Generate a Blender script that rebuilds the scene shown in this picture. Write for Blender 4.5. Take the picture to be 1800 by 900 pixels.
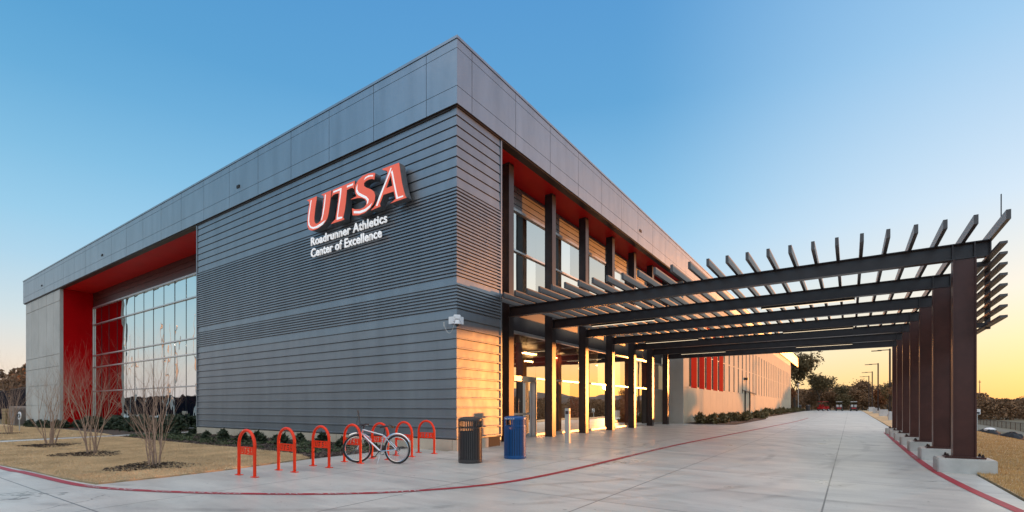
import bpy, bmesh, math, random
import numpy as np
from mathutils import Vector, Matrix

for o in list(bpy.data.objects): bpy.data.objects.remove(o)
S = bpy.context.scene
COL = S.collection
R = math.radians
CAMH = 1.4
# ------------------------------------------------------------------ camera
F = 862.0
cam = bpy.data.cameras.new('camera'); camo = bpy.data.objects.new('camera', cam); COL.objects.link(camo)
camo.location = (0, 0, CAMH); camo.rotation_euler = (R(90), 0, R(34.5705))
cam.sensor_width = 36; cam.sensor_fit = 'HORIZONTAL'; cam.lens = F/1800*36
cam.shift_y = (716-450)/1800.0; cam.clip_end = 6000; cam.clip_start = .05
S.camera = camo
S.render.resolution_x = 1024; S.render.resolution_y = 512
# ------------------------------------------------------------------ light
SUN_AZ, SUN_EL = 23.4, 2.3          # azimuth from +Y towards +X
sd = Vector((math.sin(R(SUN_AZ))*math.cos(R(SUN_EL)), math.cos(R(SUN_AZ))*math.cos(R(SUN_EL)), math.sin(R(SUN_EL))))
sl = bpy.data.lights.new('sun', 'SUN'); sl.energy = 3.3; sl.angle = R(1.0); sl.color = (1, .34, .075)
so = bpy.data.objects.new('sun', sl); COL.objects.link(so); so.rotation_euler = sd.to_track_quat('Z', 'Y').to_euler()
S.view_settings.view_transform = 'Standard'; S.view_settings.look = 'None'
S.view_settings.exposure = 0.22; S.view_settings.gamma = 1; S.view_settings.use_curve_mapping = False

def lin(r, g, b):
    f = lambda c: (c/255/12.92) if c/255 <= .04045 else ((c/255+.055)/1.055)**2.4
    return (f(r), f(g), f(b), 1)
W = bpy.data.worlds.new('World'); S.world = W; W.use_nodes = True
nt = W.node_tree; nt.nodes.clear()
def N(t, **k):
    n = nt.nodes.new(t)
    for a, b in k.items(): setattr(n, a, b)
    return n
L = lambda a, b: nt.links.new(a, b)
tc = N('ShaderNodeTexCoord'); nrm = N('ShaderNodeVectorMath', operation='NORMALIZE'); L(tc.outputs['Generated'], nrm.inputs[0])
sep = N('ShaderNodeSeparateXYZ'); L(nrm.outputs[0], sep.inputs[0])
flat = N('ShaderNodeVectorMath', operation='MULTIPLY'); flat.inputs[1].default_value = (1, 1, 0); L(nrm.outputs[0], flat.inputs[0])
fn = N('ShaderNodeVectorMath', operation='NORMALIZE'); L(flat.outputs[0], fn.inputs[0])
dt = N('ShaderNodeVectorMath', operation='DOT_PRODUCT'); dt.inputs[1].default_value = (math.sin(R(SUN_AZ)), math.cos(R(SUN_AZ)), 0); L(fn.outputs[0], dt.inputs[0])
def ramp(stops, src):
    r = N('ShaderNodeValToRGB'); L(src, r.inputs[0]); e = r.color_ramp.elements
    while len(e) < len(stops): e.new(.5)
    for i, (p, c) in enumerate(stops): e[i].position = p; e[i].color = c
    return r.outputs[0]
z = sep.outputs['Z']
near = ramp([(0, lin(234,178,110)), (.045, lin(237,198,136)), (.10, lin(236,215,174)), (.17, lin(227,223,211)), (.30, lin(196,216,233)), (.50, lin(150,192,226)), (.75, lin(100,158,210)), (1, lin(80,140,195))], z)
mid = ramp([(0, lin(236,208,160)), (.05, lin(240,222,184)), (.12, lin(222,222,214)), (.22, lin(172,206,229)), (.36, lin(129,184,219)), (.52, lin(90,155,203)), (.75, lin(70,135,195)), (1, lin(70,130,190))], z)
far = ramp([(0, lin(214,198,200)), (.06, lin(218,206,204)), (.14, lin(184,205,216)), (.28, lin(136,190,219)), (.45, lin(86,157,202)), (.65, lin(62,135,188)), (.85, lin(70,135,192)), (1, lin(70,130,190))], z)
def mapr(src, a, b, c=0, d=1):
    m = N('ShaderNodeMapRange', interpolation_type='SMOOTHSTEP'); L(src, m.inputs[0])
    for i, v in enumerate((a, b, c, d)): m.inputs[i+1].default_value = v
    return m.outputs[0]
def mixc(f, a, b):
    m = N('ShaderNodeMix', data_type='RGBA'); L(f, m.inputs[0]); L(a, m.inputs[6]); L(b, m.inputs[7]); return m.outputs[2]
dv = dt.outputs['Value']
c1 = mixc(mapr(dv, -.8, .55), far, mid)
c2 = mixc(mapr(dv, .70, 1.03), c1, near)
# sky behind the camera and overhead, unseen, brightened and warmed to light the ground
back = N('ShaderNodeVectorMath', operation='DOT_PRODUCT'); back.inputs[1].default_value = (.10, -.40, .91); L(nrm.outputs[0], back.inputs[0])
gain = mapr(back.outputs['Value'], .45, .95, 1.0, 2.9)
fill_tint = N('ShaderNodeRGB'); fill_tint.outputs[0].default_value = (.69, .575, .44, 1)
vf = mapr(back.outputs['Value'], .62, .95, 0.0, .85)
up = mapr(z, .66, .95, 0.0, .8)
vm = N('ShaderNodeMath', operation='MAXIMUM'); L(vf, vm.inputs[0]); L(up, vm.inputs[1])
c3 = mixc(vm.outputs[0], c2, fill_tint.outputs[0])
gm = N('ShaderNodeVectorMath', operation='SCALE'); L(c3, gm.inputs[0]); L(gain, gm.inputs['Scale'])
sky = N('ShaderNodeTexSky', sky_type='NISHITA'); sky.sun_disc = False; sky.sun_elevation = R(SUN_EL); sky.sun_rotation = R(SUN_AZ)
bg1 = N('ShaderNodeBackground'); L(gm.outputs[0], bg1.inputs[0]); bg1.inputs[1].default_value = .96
bg2 = N('ShaderNodeBackground'); L(sky.outputs[0], bg2.inputs[0]); bg2.inputs[1].default_value = .02
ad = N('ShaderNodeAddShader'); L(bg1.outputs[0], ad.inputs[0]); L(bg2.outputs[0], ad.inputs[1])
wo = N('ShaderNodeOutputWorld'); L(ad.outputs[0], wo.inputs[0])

# ------------------------------------------------------------------ materials
def mat(name, col, rough=.6, metal=0, var=.12, vs=3.0, bump=0, bs=30, col2=None, spec=.5, emis=None, estr=0, stretch=(1, 1, 1), coat=0):
    m = bpy.data.materials.new(name); m.use_nodes = True; t = m.node_tree; p = t.nodes['Principled BSDF']
    p.inputs['Roughness'].default_value = rough; p.inputs['Metallic'].default_value = metal
    p.inputs['Specular IOR Level'].default_value = spec; p.inputs['Coat Weight'].default_value = coat
    c = (*col, 1) if len(col) == 3 else col
    if col2 is None: col2 = tuple(max(0, x*(1-2*var)) for x in c[:3])
    tcn = t.nodes.new('ShaderNodeTexCoord'); mp = t.nodes.new('ShaderNodeMapping'); mp.inputs['Scale'].default_value = stretch
    t.links.new(tcn.outputs['Object'], mp.inputs[0])
    if var > 0 or bump > 0:
        n = t.nodes.new('ShaderNodeTexNoise'); n.inputs['Scale'].default_value = vs; n.inputs['Detail'].default_value = 6; n.inputs['Roughness'].default_value = .62
        t.links.new(mp.outputs[0], n.inputs[0])
        r = t.nodes.new('ShaderNodeValToRGB'); r.color_ramp.elements[0].position = .32; r.color_ramp.elements[1].position = .68
        r.color_ramp.elements[0].color = (*col2[:3], 1); r.color_ramp.elements[1].color = c
        t.links.new(n.outputs[0], r.inputs[0]); t.links.new(r.outputs[0], p.inputs['Base Color'])
    else: p.inputs['Base Color'].default_value = c
    if bump > 0:
        n2 = t.nodes.new('ShaderNodeTexNoise'); n2.inputs['Scale'].default_value = bs; n2.inputs['Detail'].default_value = 4
        t.links.new(mp.outputs[0], n2.inputs[0])
        b = t.nodes.new('ShaderNodeBump'); b.inputs['Strength'].default_value = bump; b.inputs['Distance'].default_value = .02
        t.links.new(n2.outputs[0], b.inputs['Height']); t.links.new(b.outputs[0], p.inputs['Normal'])
    if emis: p.inputs['Emission Color'].default_value = (*emis, 1); p.inputs['Emission Strength'].default_value = estr
    return m

def glass_mat(name, tint, refl, trans, wav=.02, wscale=.7):
    m = bpy.data.materials.new(name); m.use_nodes = True; t = m.node_tree; t.nodes.clear()
    out = t.nodes.new('ShaderNodeOutputMaterial'); mx = t.nodes.new('ShaderNodeMixShader')
    gl = t.nodes.new('ShaderNodeBsdfGlossy'); gl.inputs['Color'].default_value = (*tint, 1); gl.inputs['Roughness'].default_value = .004
    tr = t.nodes.new('ShaderNodeBsdfTransparent'); tr.inputs['Color'].default_value = (*trans, 1)
    fr = t.nodes.new('ShaderNodeFresnel'); fr.inputs[0].default_value = 1.5
    ma = t.nodes.new('ShaderNodeMath'); ma.operation = 'MULTIPLY_ADD'; ma.inputs[1].default_value = 1-refl; ma.inputs[2].default_value = refl
    t.links.new(fr.outputs[0], ma.inputs[0]); t.links.new(ma.outputs[0], mx.inputs[0])
    t.links.new(tr.outputs[0], mx.inputs[1]); t.links.new(gl.outputs[0], mx.inputs[2]); t.links.new(mx.outputs[0], out.inputs[0])
    tcn = t.nodes.new('ShaderNodeTexCoord'); n = t.nodes.new('ShaderNodeTexNoise'); n.inputs['Scale'].default_value = wscale; n.inputs['Detail'].default_value = 1
    t.links.new(tcn.outputs['Object'], n.inputs[0])
    b = t.nodes.new('ShaderNodeBump'); b.inputs['Strength'].default_value = 1; b.inputs['Distance'].default_value = wav
    t.links.new(n.outputs[0], b.inputs['Height']); t.links.new(b.outputs[0], gl.inputs['Normal'])
    return m

def concrete_mat():
    m = bpy.data.materials.new('driveway_concrete'); m.use_nodes = True; t = m.node_tree; p = t.nodes['Principled BSDF']
    nn = t.nodes.new; lk = t.links.new
    tcn = nn('ShaderNodeTexCoord'); sx = nn('ShaderNodeSeparateXYZ'); lk(tcn.outputs['Object'], sx.inputs[0])
    def noise(sc, det=5, st=(1, 1, 1), rough=.6, dist=0):
        mp = nn('ShaderNodeMapping'); mp.inputs['Scale'].default_value = st; lk(tcn.outputs['Object'], mp.inputs[0])
        n = nn('ShaderNodeTexNoise'); n.inputs['Scale'].default_value = sc; n.inputs['Detail'].default_value = det; n.inputs['Roughness'].default_value = rough
        n.inputs['Distortion'].default_value = dist; lk(mp.outputs[0], n.inputs[0]); return n.outputs[0]
    def rmp(src, a, b, ca, cb):
        r = nn('ShaderNodeValToRGB'); lk(src, r.inputs[0]); e = r.color_ramp.elements
        e[0].position = a; e[1].position = b; e[0].color = ca; e[1].color = cb; return r.outputs[0]
    def mul(a, b):
        x = nn('ShaderNodeMix'); x.data_type = 'RGBA'; x.blend_type = 'MULTIPLY'; x.inputs[0].default_value = 1; lk(a, x.inputs[6]); lk(b, x.inputs[7]); return x.outputs[2]
    base = rmp(noise(.35, 6), .3, .7, (.49, .475, .445, 1), (.60, .585, .55, 1))
    c = mul(base, rmp(noise(1.3, 7, (.35, 1.6, 1), .7, .6), .34, .6, (.80, .80, .81, 1), (1, 1, 1, 1)))
    c = mul(c, rmp(noise(.5, 3, (.12, 2.2, 1), .5, .4), .56, .7, (1, 1, 1, 1), (.84, .84, .855, 1)))
    c = mul(c, rmp(noise(60, 2), .2, .6, (.86, .86, .86, 1), (1, 1, 1, 1)))
    c = mul(c, rmp(noise(2.2, 8, (1, 1, 1), .75), .66, .72, (1, 1, 1, 1), (.74, .73, .72, 1)))
    # rubbed tyre arcs
    w = nn('ShaderNodeTexWave'); w.wave_type = 'RINGS'; w.rings_direction = 'Z'; w.inputs['Scale'].default_value = .16; w.inputs['Distortion'].default_value = 1.2; w.inputs['Detail'].default_value = 1
    mpw = nn('ShaderNodeMapping'); mpw.inputs['Location'].default_value = (9, -14, 0); lk(tcn.outputs['Object'], mpw.inputs[0]); lk(mpw.outputs[0], w.inputs[0])
    mk = nn('ShaderNodeMath'); mk.operation = 'MULTIPLY'; lk(w.outputs[1], mk.inputs[0]); lk(noise(.7, 4), mk.inputs[1])
    c = mul(c, rmp(mk.outputs[0], .5, .62, (1, 1, 1, 1), (.78, .78, .80, 1)))
    vo = nn('ShaderNodeTexVoronoi'); vo.feature = 'DISTANCE_TO_EDGE'; vo.inputs['Scale'].default_value = .14
    wv = nn('ShaderNodeVectorMath'); wv.operation = 'MULTIPLY_ADD'; lk(tcn.outputs['Object'], wv.inputs[0]); wv.inputs[1].default_value = (1, 1, 1)
    nz = nn('ShaderNodeTexNoise'); nz.inputs['Scale'].default_value = 1.1; nz.inputs['Detail'].default_value = 6; lk(tcn.outputs['Object'], nz.inputs[0]); lk(nz.outputs[1], wv.inputs[2]); lk(wv.outputs[0], vo.inputs[0])
    ck = nn('ShaderNodeMath'); ck.operation = 'LESS_THAN'; ck.inputs[1].default_value = .0016; lk(vo.outputs[0], ck.inputs[0])
    ck2 = nn('ShaderNodeMath'); ck2.operation = 'GREATER_THAN'; ck2.inputs[1].default_value = .54; lk(noise(.22, 2), ck2.inputs[0])
    ck3 = nn('ShaderNodeMath'); ck3.operation = 'MULTIPLY'; lk(ck.outputs[0], ck3.inputs[0]); lk(ck2.outputs[0], ck3.inputs[1])
    c = mul(c, rmp(ck3.outputs[0], 0, 1, (1, 1, 1, 1), (.45, .44, .43, 1)))
    c = mul(c, rmp(noise(9, 2), .715, .74, (1, 1, 1, 1), (.55, .54, .53, 1)))
    # tyre tracks: pairs of rubbed arcs
    for (cx, cy, r_, wd) in ((-14, 15, 12.2, .09), (-14, 15, 13.7, .09), (9, -5, 11.0, .10), (9, -5, 12.5, .10), (-30, 22, 30.5, .1), (-30, 22, 32.0, .1), (-1, 30, 21.3, .08), (-1, 30, 22.8, .08)):
        q = nn('ShaderNodeVectorMath'); q.operation = 'DISTANCE'; fl = nn('ShaderNodeVectorMath'); fl.operation = 'MULTIPLY'; fl.inputs[1].default_value = (1, 1, 0); lk(tcn.outputs['Object'], fl.inputs[0]); lk(fl.outputs[0], q.inputs[0]); q.inputs[1].default_value = (cx, cy, 0)
        u = nn('ShaderNodeMath'); u.operation = 'SUBTRACT'; u.inputs[1].default_value = r_; lk(q.outputs['Value'], u.inputs[0])
        u2 = nn('ShaderNodeMath'); u2.operation = 'ABSOLUTE'; lk(u.outputs[0], u2.inputs[0])
        mr = nn('ShaderNodeMapRange'); lk(u2.outputs[0], mr.inputs[0]); mr.inputs[1].default_value = wd*.5; mr.inputs[2].default_value = wd*1.3; mr.inputs[3].default_value = 1; mr.inputs[4].default_value = 0
        mm_ = nn('ShaderNodeMath'); mm_.operation = 'MULTIPLY'; lk(mr.outputs[0], mm_.inputs[0]); lk(rmp(noise(.45, 5, (1, 1, 1), .7), .46, .62, (0, 0, 0, 1), (1, 1, 1, 1)), mm_.inputs[1])
        c = mul(c, rmp(mm_.outputs[0], 0, 1, (1, 1, 1, 1), (.70, .69, .69, 1)))
    # control joints
    def joint(axis, off, per, w_):
        a = nn('ShaderNodeMath'); a.operation = 'ADD'; a.inputs[1].default_value = -off+per*200+per/2; lk(sx.outputs[axis], a.inputs[0])
        b = nn('ShaderNodeMath'); b.operation = 'MODULO'; b.inputs[1].default_value = per; lk(a.outputs[0], b.inputs[0])
        d = nn('ShaderNodeMath'); d.operation = 'SUBTRACT'; d.inputs[1].default_value = per/2; lk(b.outputs[0], d.inputs[0])
        e = nn('ShaderNodeMath'); e.operation = 'ABSOLUTE'; lk(d.outputs[0], e.inputs[0])
        g = nn('ShaderNodeMath'); g.operation = 'LESS_THAN'; g.inputs[1].default_value = w_; lk(e.outputs[0], g.inputs[0]); return g.outputs[0]
    mxj = nn('ShaderNodeMath'); mxj.operation = 'MAXIMUM'; lk(joint(0, -.31, 2.74, .011), mxj.inputs[0]); lk(joint(1, 6.65, 4.4, .011), mxj.inputs[1])
    mj = nn('ShaderNodeMix'); mj.data_type = 'RGBA'; lk(mxj.outputs[0], mj.inputs[0]); lk(c, mj.inputs[6]); mj.inputs[7].default_value = (.16, .155, .15, 1)
    lk(mj.outputs[2], p.inputs['Base Color'])
    rr = nn('ShaderNodeMapRange'); lk(noise(.8, 5), rr.inputs[0]); rr.inputs[1].default_value = .3; rr.inputs[2].default_value = .7; rr.inputs[3].default_value = .27; rr.inputs[4].default_value = .50
    lk(rr.outputs[0], p.inputs['Roughness'])
    b = nn('ShaderNodeBump'); b.inputs['Strength'].default_value = .25; b.inputs['Distance'].default_value = .004; lk(noise(90, 3), b.inputs['Height']); lk(b.outputs[0], p.inputs['Normal'])
    return m

def siding_mat(name, col, rough):
    m = mat(name, col, rough, .75, .09, 1.1, 0, stretch=(1.3, 1.3, .22))
    t = m.node_tree; p = t.nodes['Principled BSDF']
    n = t.nodes.new('ShaderNodeTexNoise'); n.inputs['Scale'].default_value = 1.6; n.inputs['Detail'].default_value = 2
    tcn = t.nodes.new('ShaderNodeTexCoord'); t.links.new(tcn.outputs['Object'], n.inputs[0])
    b = t.nodes.new('ShaderNodeBump'); b.inputs['Strength'].default_value = .6; b.inputs['Distance'].default_value = .02
    t.links.new(n.outputs[0], b.inputs['Height']); t.links.new(b.outputs[0], p.inputs['Normal'])
    return m

M = dict(
  conc=concrete_mat(),
  palepanel=mat('pale_metal_panel', (.50, .47, .42), .6, 0, .05, 1, spec=.3),
  siding=siding_mat('slate_metal_siding', (.29, .30, .32), .42),
  fascia=siding_mat('grey_metal_panel', (.36, .37, .395), .38),
  dark=mat('dark_joint', (.012, .012, .014), .7, 0, 0),
  soffit=mat('dark_bronze_soffit', (.05, .035, .03), .45, .3, .1),
  red=mat('red_metal_panel', (.46, .003, .005), .8, 0, .06, 1, spec=.02),
  redc=mat('red_ceiling', (.58, .012, .010), .5, 0, .06, 1, spec=.15),
  plinth=mat('plinth_stone', (.56, .47, .36), .8, 0, .08, 2, .2, 60),
  precast=mat('precast_concrete', (.68, .53, .35), .8, 0, .09, .5, .25, 50, col2=(.58, .46, .32)),
  precastg=mat('grey_precast_concrete', (.50, .49, .46), .8, 0, .10, .5, .25, 50),
  steel=mat('bronze_painted_steel', (.050, .040, .042), .32, .30, .15, 3),
  steelr=mat('primer_brown_steel', (.085, .030, .024), .36, .2, .18, 2.2),
  rafter=mat('taupe_painted_tube', (.085, .075, .075), .38, .3, .06, 3),
  alu=mat('aluminium_frame', (.62, .62, .62), .32, .8, .05, 3),
  jamb=mat('window_jamb_paint', (.55, .50, .44), .6, 0, .05, 3),
  glassL=glass_mat('lobby_glass', (.72, .79, .78), .72, (.62, .62, .58), .016, .8),
  glassR=glass_mat('entrance_glass', (.98, .91, .80), .68, (.85, .74, .60), .002, .9),
  glassd=glass_mat('narrow_window_glass', (.12, .12, .13), .25, (.2, .2, .2), .003, .9),
  inter=mat('interior_wall', (.38, .13, .06), .8, 0, .2, 1),
  interr=mat('interior_red_wall', (.38, .015, .012), .6, 0, .1, 1),
  interf=mat('interior_floor', (.12, .10, .08), .4, 0, .2, 1),
  lamp=mat('ceiling_light', (.9, .9, .9), .5, 0, 0, emis=(1, .93, .8), estr=12),
  warmfill=mat('added_warm_fill', (.9, .8, .6), .5, 0, 0, emis=(1, .62, .28), estr=26),  # added glow that warms and brightens the porch interior
  strip=mat('strip_light_lens', (.9, .9, .9), .5, 0, 0, emis=(1, .78, .5), estr=1.0),
  rack=mat('orange_red_powder_coat', (.86, .040, .006), .38, 0, .04, 4, spec=.3),
  white=mat('white_plastic', (.78, .78, .80), .4, 0, .04),
  rubber=mat('black_rubber', (.015, .015, .016), .6, 0, .1),
  black=mat('black_plastic', (.02, .02, .022), .4, 0, .1),
  bikealu=mat('polished_bike_frame', (.62, .64, .68), .25, .85, .03),
  chrome=mat('brushed_metal', (.55, .55, .56), .25, 1, .05),
  leather=mat('brown_black_saddle', (.05, .025, .018), .35, 0, .2, 9),
  bindark=mat('charcoal_slats', (.07, .062, .062), .38, .4, .08, 3),
  binblue=mat('blue_slats', (.008, .085, .27), .36, .1, .08, 3),
  galv=mat('grey_bollard', (.50, .49, .47), .45, .2, .06),
  foot=mat('footing_concrete', (.55, .54, .51), .8, 0, .12, 2.5, .35, 60),
  bolt=mat('dark_bolt', (.05, .03, .025), .45, .4, .1),
  paint=mat('red_line_paint', (.40, .022, .035), .5, 0, .14, 5, .1, 60),
  letter=mat('white_stencil_paint', (.66, .56, .57), .6, 0, .2, 20),
  signface=mat('coral_sign_face', (.74, .115, .055), .4, 0, .02, emis=(.9, .13, .06), estr=.32),  # faint glow put into the face to brighten it
  signwhite=mat('white_sign_face', (.88, .86, .86), .4, 0, .02, emis=(1, 1, 1), estr=.3),  # white parts brightened by a faint glow as well
  signside=mat('sign_return_metal', (.17, .18, .20), .4, .5, .05),
  grass=mat('dormant_grass', (.66, .47, .27), .95, 0, .2, 1.2, .8, 120, col2=(.36, .27, .16)),
  blade=mat('dormant_grass_blade', (.78, .57, .34), .85, 0, .2, .9, col2=(.46, .33, .19)),
  blade2=mat('golden_grass_blade', (.62, .39, .16), .85, 0, .2, 2.0, col2=(.46, .28, .12)),
  mulch=mat('bark_mulch', (.11, .075, .055), .95, 0, .3, 14, 1, 70, col2=(.035, .025, .02)),
  chips=mat('mulch_chips', (.17, .13, .11), .9, 0, .3, 14, col2=(.05, .035, .03)),
  soil=mat('dry_earth', (.20, .17, .11), .95, 0, .25, .2, .3, 5),
  shrub=mat('dark_evergreen_leaf', (.055, .075, .032), .6, 0, .3, 3, col2=(.014, .026, .012)),
  cover=mat('green_groundcover_leaf', (.085, .115, .04), .65, 0, .3, 2, col2=(.05, .06, .03)),
  olive=mat('olive_shrub_leaf', (.15, .12, .04), .65, 0, .3, 2, col2=(.09, .07, .03)),
  bark=mat('pale_smooth_bark', (.47, .31, .22), .75, 0, .2, 12, .3, 30),
  bark2=mat('grey_brown_bark', (.11, .08, .06), .85, 0, .25, 9, .4, 25),
  leafb=mat('brown_autumn_leaf', (.26, .135, .06), .75, 0, .3, .6, col2=(.12, .065, .03)),
  leafo=mat('rust_orange_leaf', (.26, .085, .02), .75, 0, .3, .6, col2=(.15, .05, .015)),
  leafg=mat('olive_tree_leaf', (.16, .11, .045), .75, 0, .3, .6, col2=(.08, .06, .025)),
  hill=mat('wooded_hill', (.20, .13, .10), .95, 0, .3, .02, col2=(.055, .045, .04)),
  field=mat('green_turf', (.06, .12, .035), .9, 0, .15, .5),
  gravel=mat('grey_gravel_track', (.22, .20, .16), .95, 0, .2, 1, .4, 20),
  screen=mat('navy_windscreen', (.010, .010, .020), 1.0, 0, .2, 1, spec=.05),
  tan=mat('tan_plastic', (.35, .24, .10), .6, 0, .15, 3),
  taupe=mat('taupe_plastic', (.23, .19, .17), .6, 0, .12, 3),
  block=mat('concrete_block', (.55, .56, .58), .8, 0, .1, 1),
  cartred=mat('cart_red_paint', (.42, .02, .02), .3, 0, .05),
  cartwhite=mat('cart_white_paint', (.75, .75, .74), .35, 0, .05),
  vinyl=mat('cart_vinyl', (.62, .61, .6), .5, 0, .05),
  tarp=mat('black_tarp', (.012, .014, .018), .85, 0, .2, 3, .4, 8),
  rust=mat('rusty_fence_mesh', (.12, .06, .035), .8, 0, .2, 2),
)

# ------------------------------------------------------------------ helpers
def tag(o, label=None, cat=None, group=None, kind=None):
    if label: o['label'] = label
    if cat: o['category'] = cat
    if group: o['group'] = group
    if kind: o['kind'] = kind
    return o
def thing(name, label, cat, loc=(0, 0, 0), rz=0, group=None):
    o = bpy.data.objects.new(name, None); COL.objects.link(o); o.location = loc; o.rotation_euler = (0, 0, rz)
    o.empty_display_size = .2
    return tag(o, label, cat, group)
class MB:
    def __init__(s): s.v = []; s.f = []; s.smooth = False
    def quadlist(s, vs, fs):
        b = len(s.v); s.v += [tuple(p) for p in vs]; s.f += [tuple(b+i for i in f) for f in fs]; return s
    def box(s, x0, x1, y0, y1, z0, z1, m=None):
        if x0 > x1: x0, x1 = x1, x0
        if y0 > y1: y0, y1 = y1, y0
        vs = [(x0,y0,z0),(x1,y0,z0),(x1,y1,z0),(x0,y1,z0),(x0,y0,z1),(x1,y0,z1),(x1,y1,z1),(x0,y1,z1)]
        if m is not None: vs = [m @ Vector(p) for p in vs]
        return s.quadlist(vs, [(0,3,2,1),(4,5,6,7),(0,1,5,4),(1,2,6,5),(2,3,7,6),(3,0,4,7)])
    def prism(s, poly, a0, a1, fn):
        # poly list of (u,v); fn(u,v,a)->xyz
        n = len(poly); b = len(s.v)
        s.v += [tuple(fn(u, v, a0)) for u, v in poly] + [tuple(fn(u, v, a1)) for u, v in poly]
        s.f += [tuple(range(b, b+n))[::-1], tuple(range(b+n, b+2*n))] + [(b+i, b+(i+1)%n, b+n+(i+1)%n, b+n+i) for i in range(n)]
        return s
    def tube(s, pts, r, n=8, cap=True):
        pts = [Vector(p) for p in pts]; rr = r if isinstance(r, (list, tuple)) else [r]*len(pts)
        b = len(s.v); up = Vector((0, 0, 1)); prev = None
        for i, p in enumerate(pts):
            d = (pts[min(i+1, len(pts)-1)]-pts[max(i-1, 0)]).normalized()
            if prev is None:
                a = d.cross(up)
                if a.length < .05: a = d.cross(Vector((1, 0, 0)))
                a.normalize()
            else:
                a = prev - d*prev.dot(d)
                if a.length < 1e-4: a = d.cross(up)
                a.normalize()
            prev = a; c = d.cross(a)
            for k in range(n):
                t = 2*math.pi*k/n; q = p + (a*math.cos(t)+c*math.sin(t))*rr[i]; s.v.append(tuple(q))
        for i in range(len(pts)-1):
            for k in range(n):
                s.f.append((b+i*n+k, b+i*n+(k+1)%n, b+(i+1)*n+(k+1)%n, b+(i+1)*n+k))
        if cap:
            s.f.append(tuple(b+k for k in range(n))[::-1]); e = b+(len(pts)-1)*n; s.f.append(tuple(e+k for k in range(n)))
        return s
    def lathe(s, prof, c=(0, 0, 0), n=24, axis='z'):
        b = len(s.v)
        for (r, h) in prof:
            for k in range(n):
                t = 2*math.pi*k/n; x, y = r*math.cos(t), r*math.sin(t)
                p = (x, y, h) if axis == 'z' else ((x, h, y) if axis == 'y' else (h, x, y))
                s.v.append((c[0]+p[0], c[1]+p[1], c[2]+p[2]))
        for i in range(len(prof)-1):
            for k in range(n):
                s.f.append((b+i*n+k, b+i*n+(k+1)%n, b+(i+1)*n+(k+1)%n, b+(i+1)*n+k))
        s.f.append(tuple(b+k for k in range(n))[::-1]); e = b+(len(prof)-1)*n; s.f.append(tuple(e+k for k in range(n)))
        return s
    def torus(s, c, R_, r, axis, n=28, m=8, a0=0, a1=2*math.pi):
        ax = Vector(axis).normalized(); u = Vector((0, 0, 1)) if abs(ax.z) < .9 else Vector((1, 0, 0)); w = ax.cross(u).normalized(); u = w.cross(ax).normalized()
        full = abs(a1-a0) > 6.28
        pts = [Vector(c)+(u*math.sin(a0+(a1-a0)*k/n)+w*math.cos(a0+(a1-a0)*k/n))*R_ for k in range(n+1)]
        s.tube(pts, r, m, cap=not full); return s
    def build(s, name, m, parent=None, bevel=0, smooth=None, recalc=True):
        me = bpy.data.meshes.new(name); me.from_pydata(s.v, [], s.f)
        if recalc and len(s.f) < 60000:
            bm = bmesh.new(); bm.from_mesh(me); bmesh.ops.recalc_face_normals(bm, faces=bm.faces)
            if bevel: bmesh.ops.bevel(bm, geom=[e for e in bm.edges if len(e.link_faces) == 2 and e.calc_face_angle(0) > .6], offset=bevel, segments=2, affect='EDGES', clamp_overlap=True)
            bm.to_mesh(me); bm.free()
        me.materials.append(m)
        if smooth:
            me.polygons.foreach_set('use_smooth', [True]*len(me.polygons)); 
            try: me.set_sharp_from_angle(angle=R(40))
            except Exception: pass
        o = bpy.data.objects.new(name, me); COL.objects.link(o)
        if parent: o.parent = parent
        return o
def copy_tree(o, parent=None):
    c = o.copy(); COL.objects.link(c)
    if parent: c.parent = parent
    for ch in list(o.children): copy_tree(ch, c)
    return c
def relabel(o, label): o['label'] = label; return o

def lerp(pts, v):
    if v <= pts[0][0]: return pts[0][1]
    for (a, b), (c_, d) in zip(pts, pts[1:]):
        if v <= c_: return b+(d-b)*(v-a)/(c_-a)
    return pts[-1][1]
A_ = [(2, .0), (5, .045), (10.8, .13), (17.5, .2), (33, .27), (70, .46), (110, .68), (200, .8)]
B_ = [(33, 0), (70, .2), (110, .6), (200, .8)]
C_ = [(5.9, 0), (7, -.35), (9, -1.1), (12, -2.1), (15, -2.4), (22, -2.45), (60, -2.9), (150, -5), (3000, -8)]
def gz(x, y):
    w = min(1, max(0, (1.5-x)/10.9)); w = w*w*(3-2*w)
    zz = w*lerp(A_, y)+(1-w)*lerp(B_, y)
    if x > 2.2:
        f = lerp([(90, 1), (140, .2), (400, .2)], y); f += (1-f)*min(1, max(0, (x-6)/14)); zz += lerp(C_, x)*f
    if x < -25: zz -= min(.35, (-25-x)*.012)
    return zz

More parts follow.
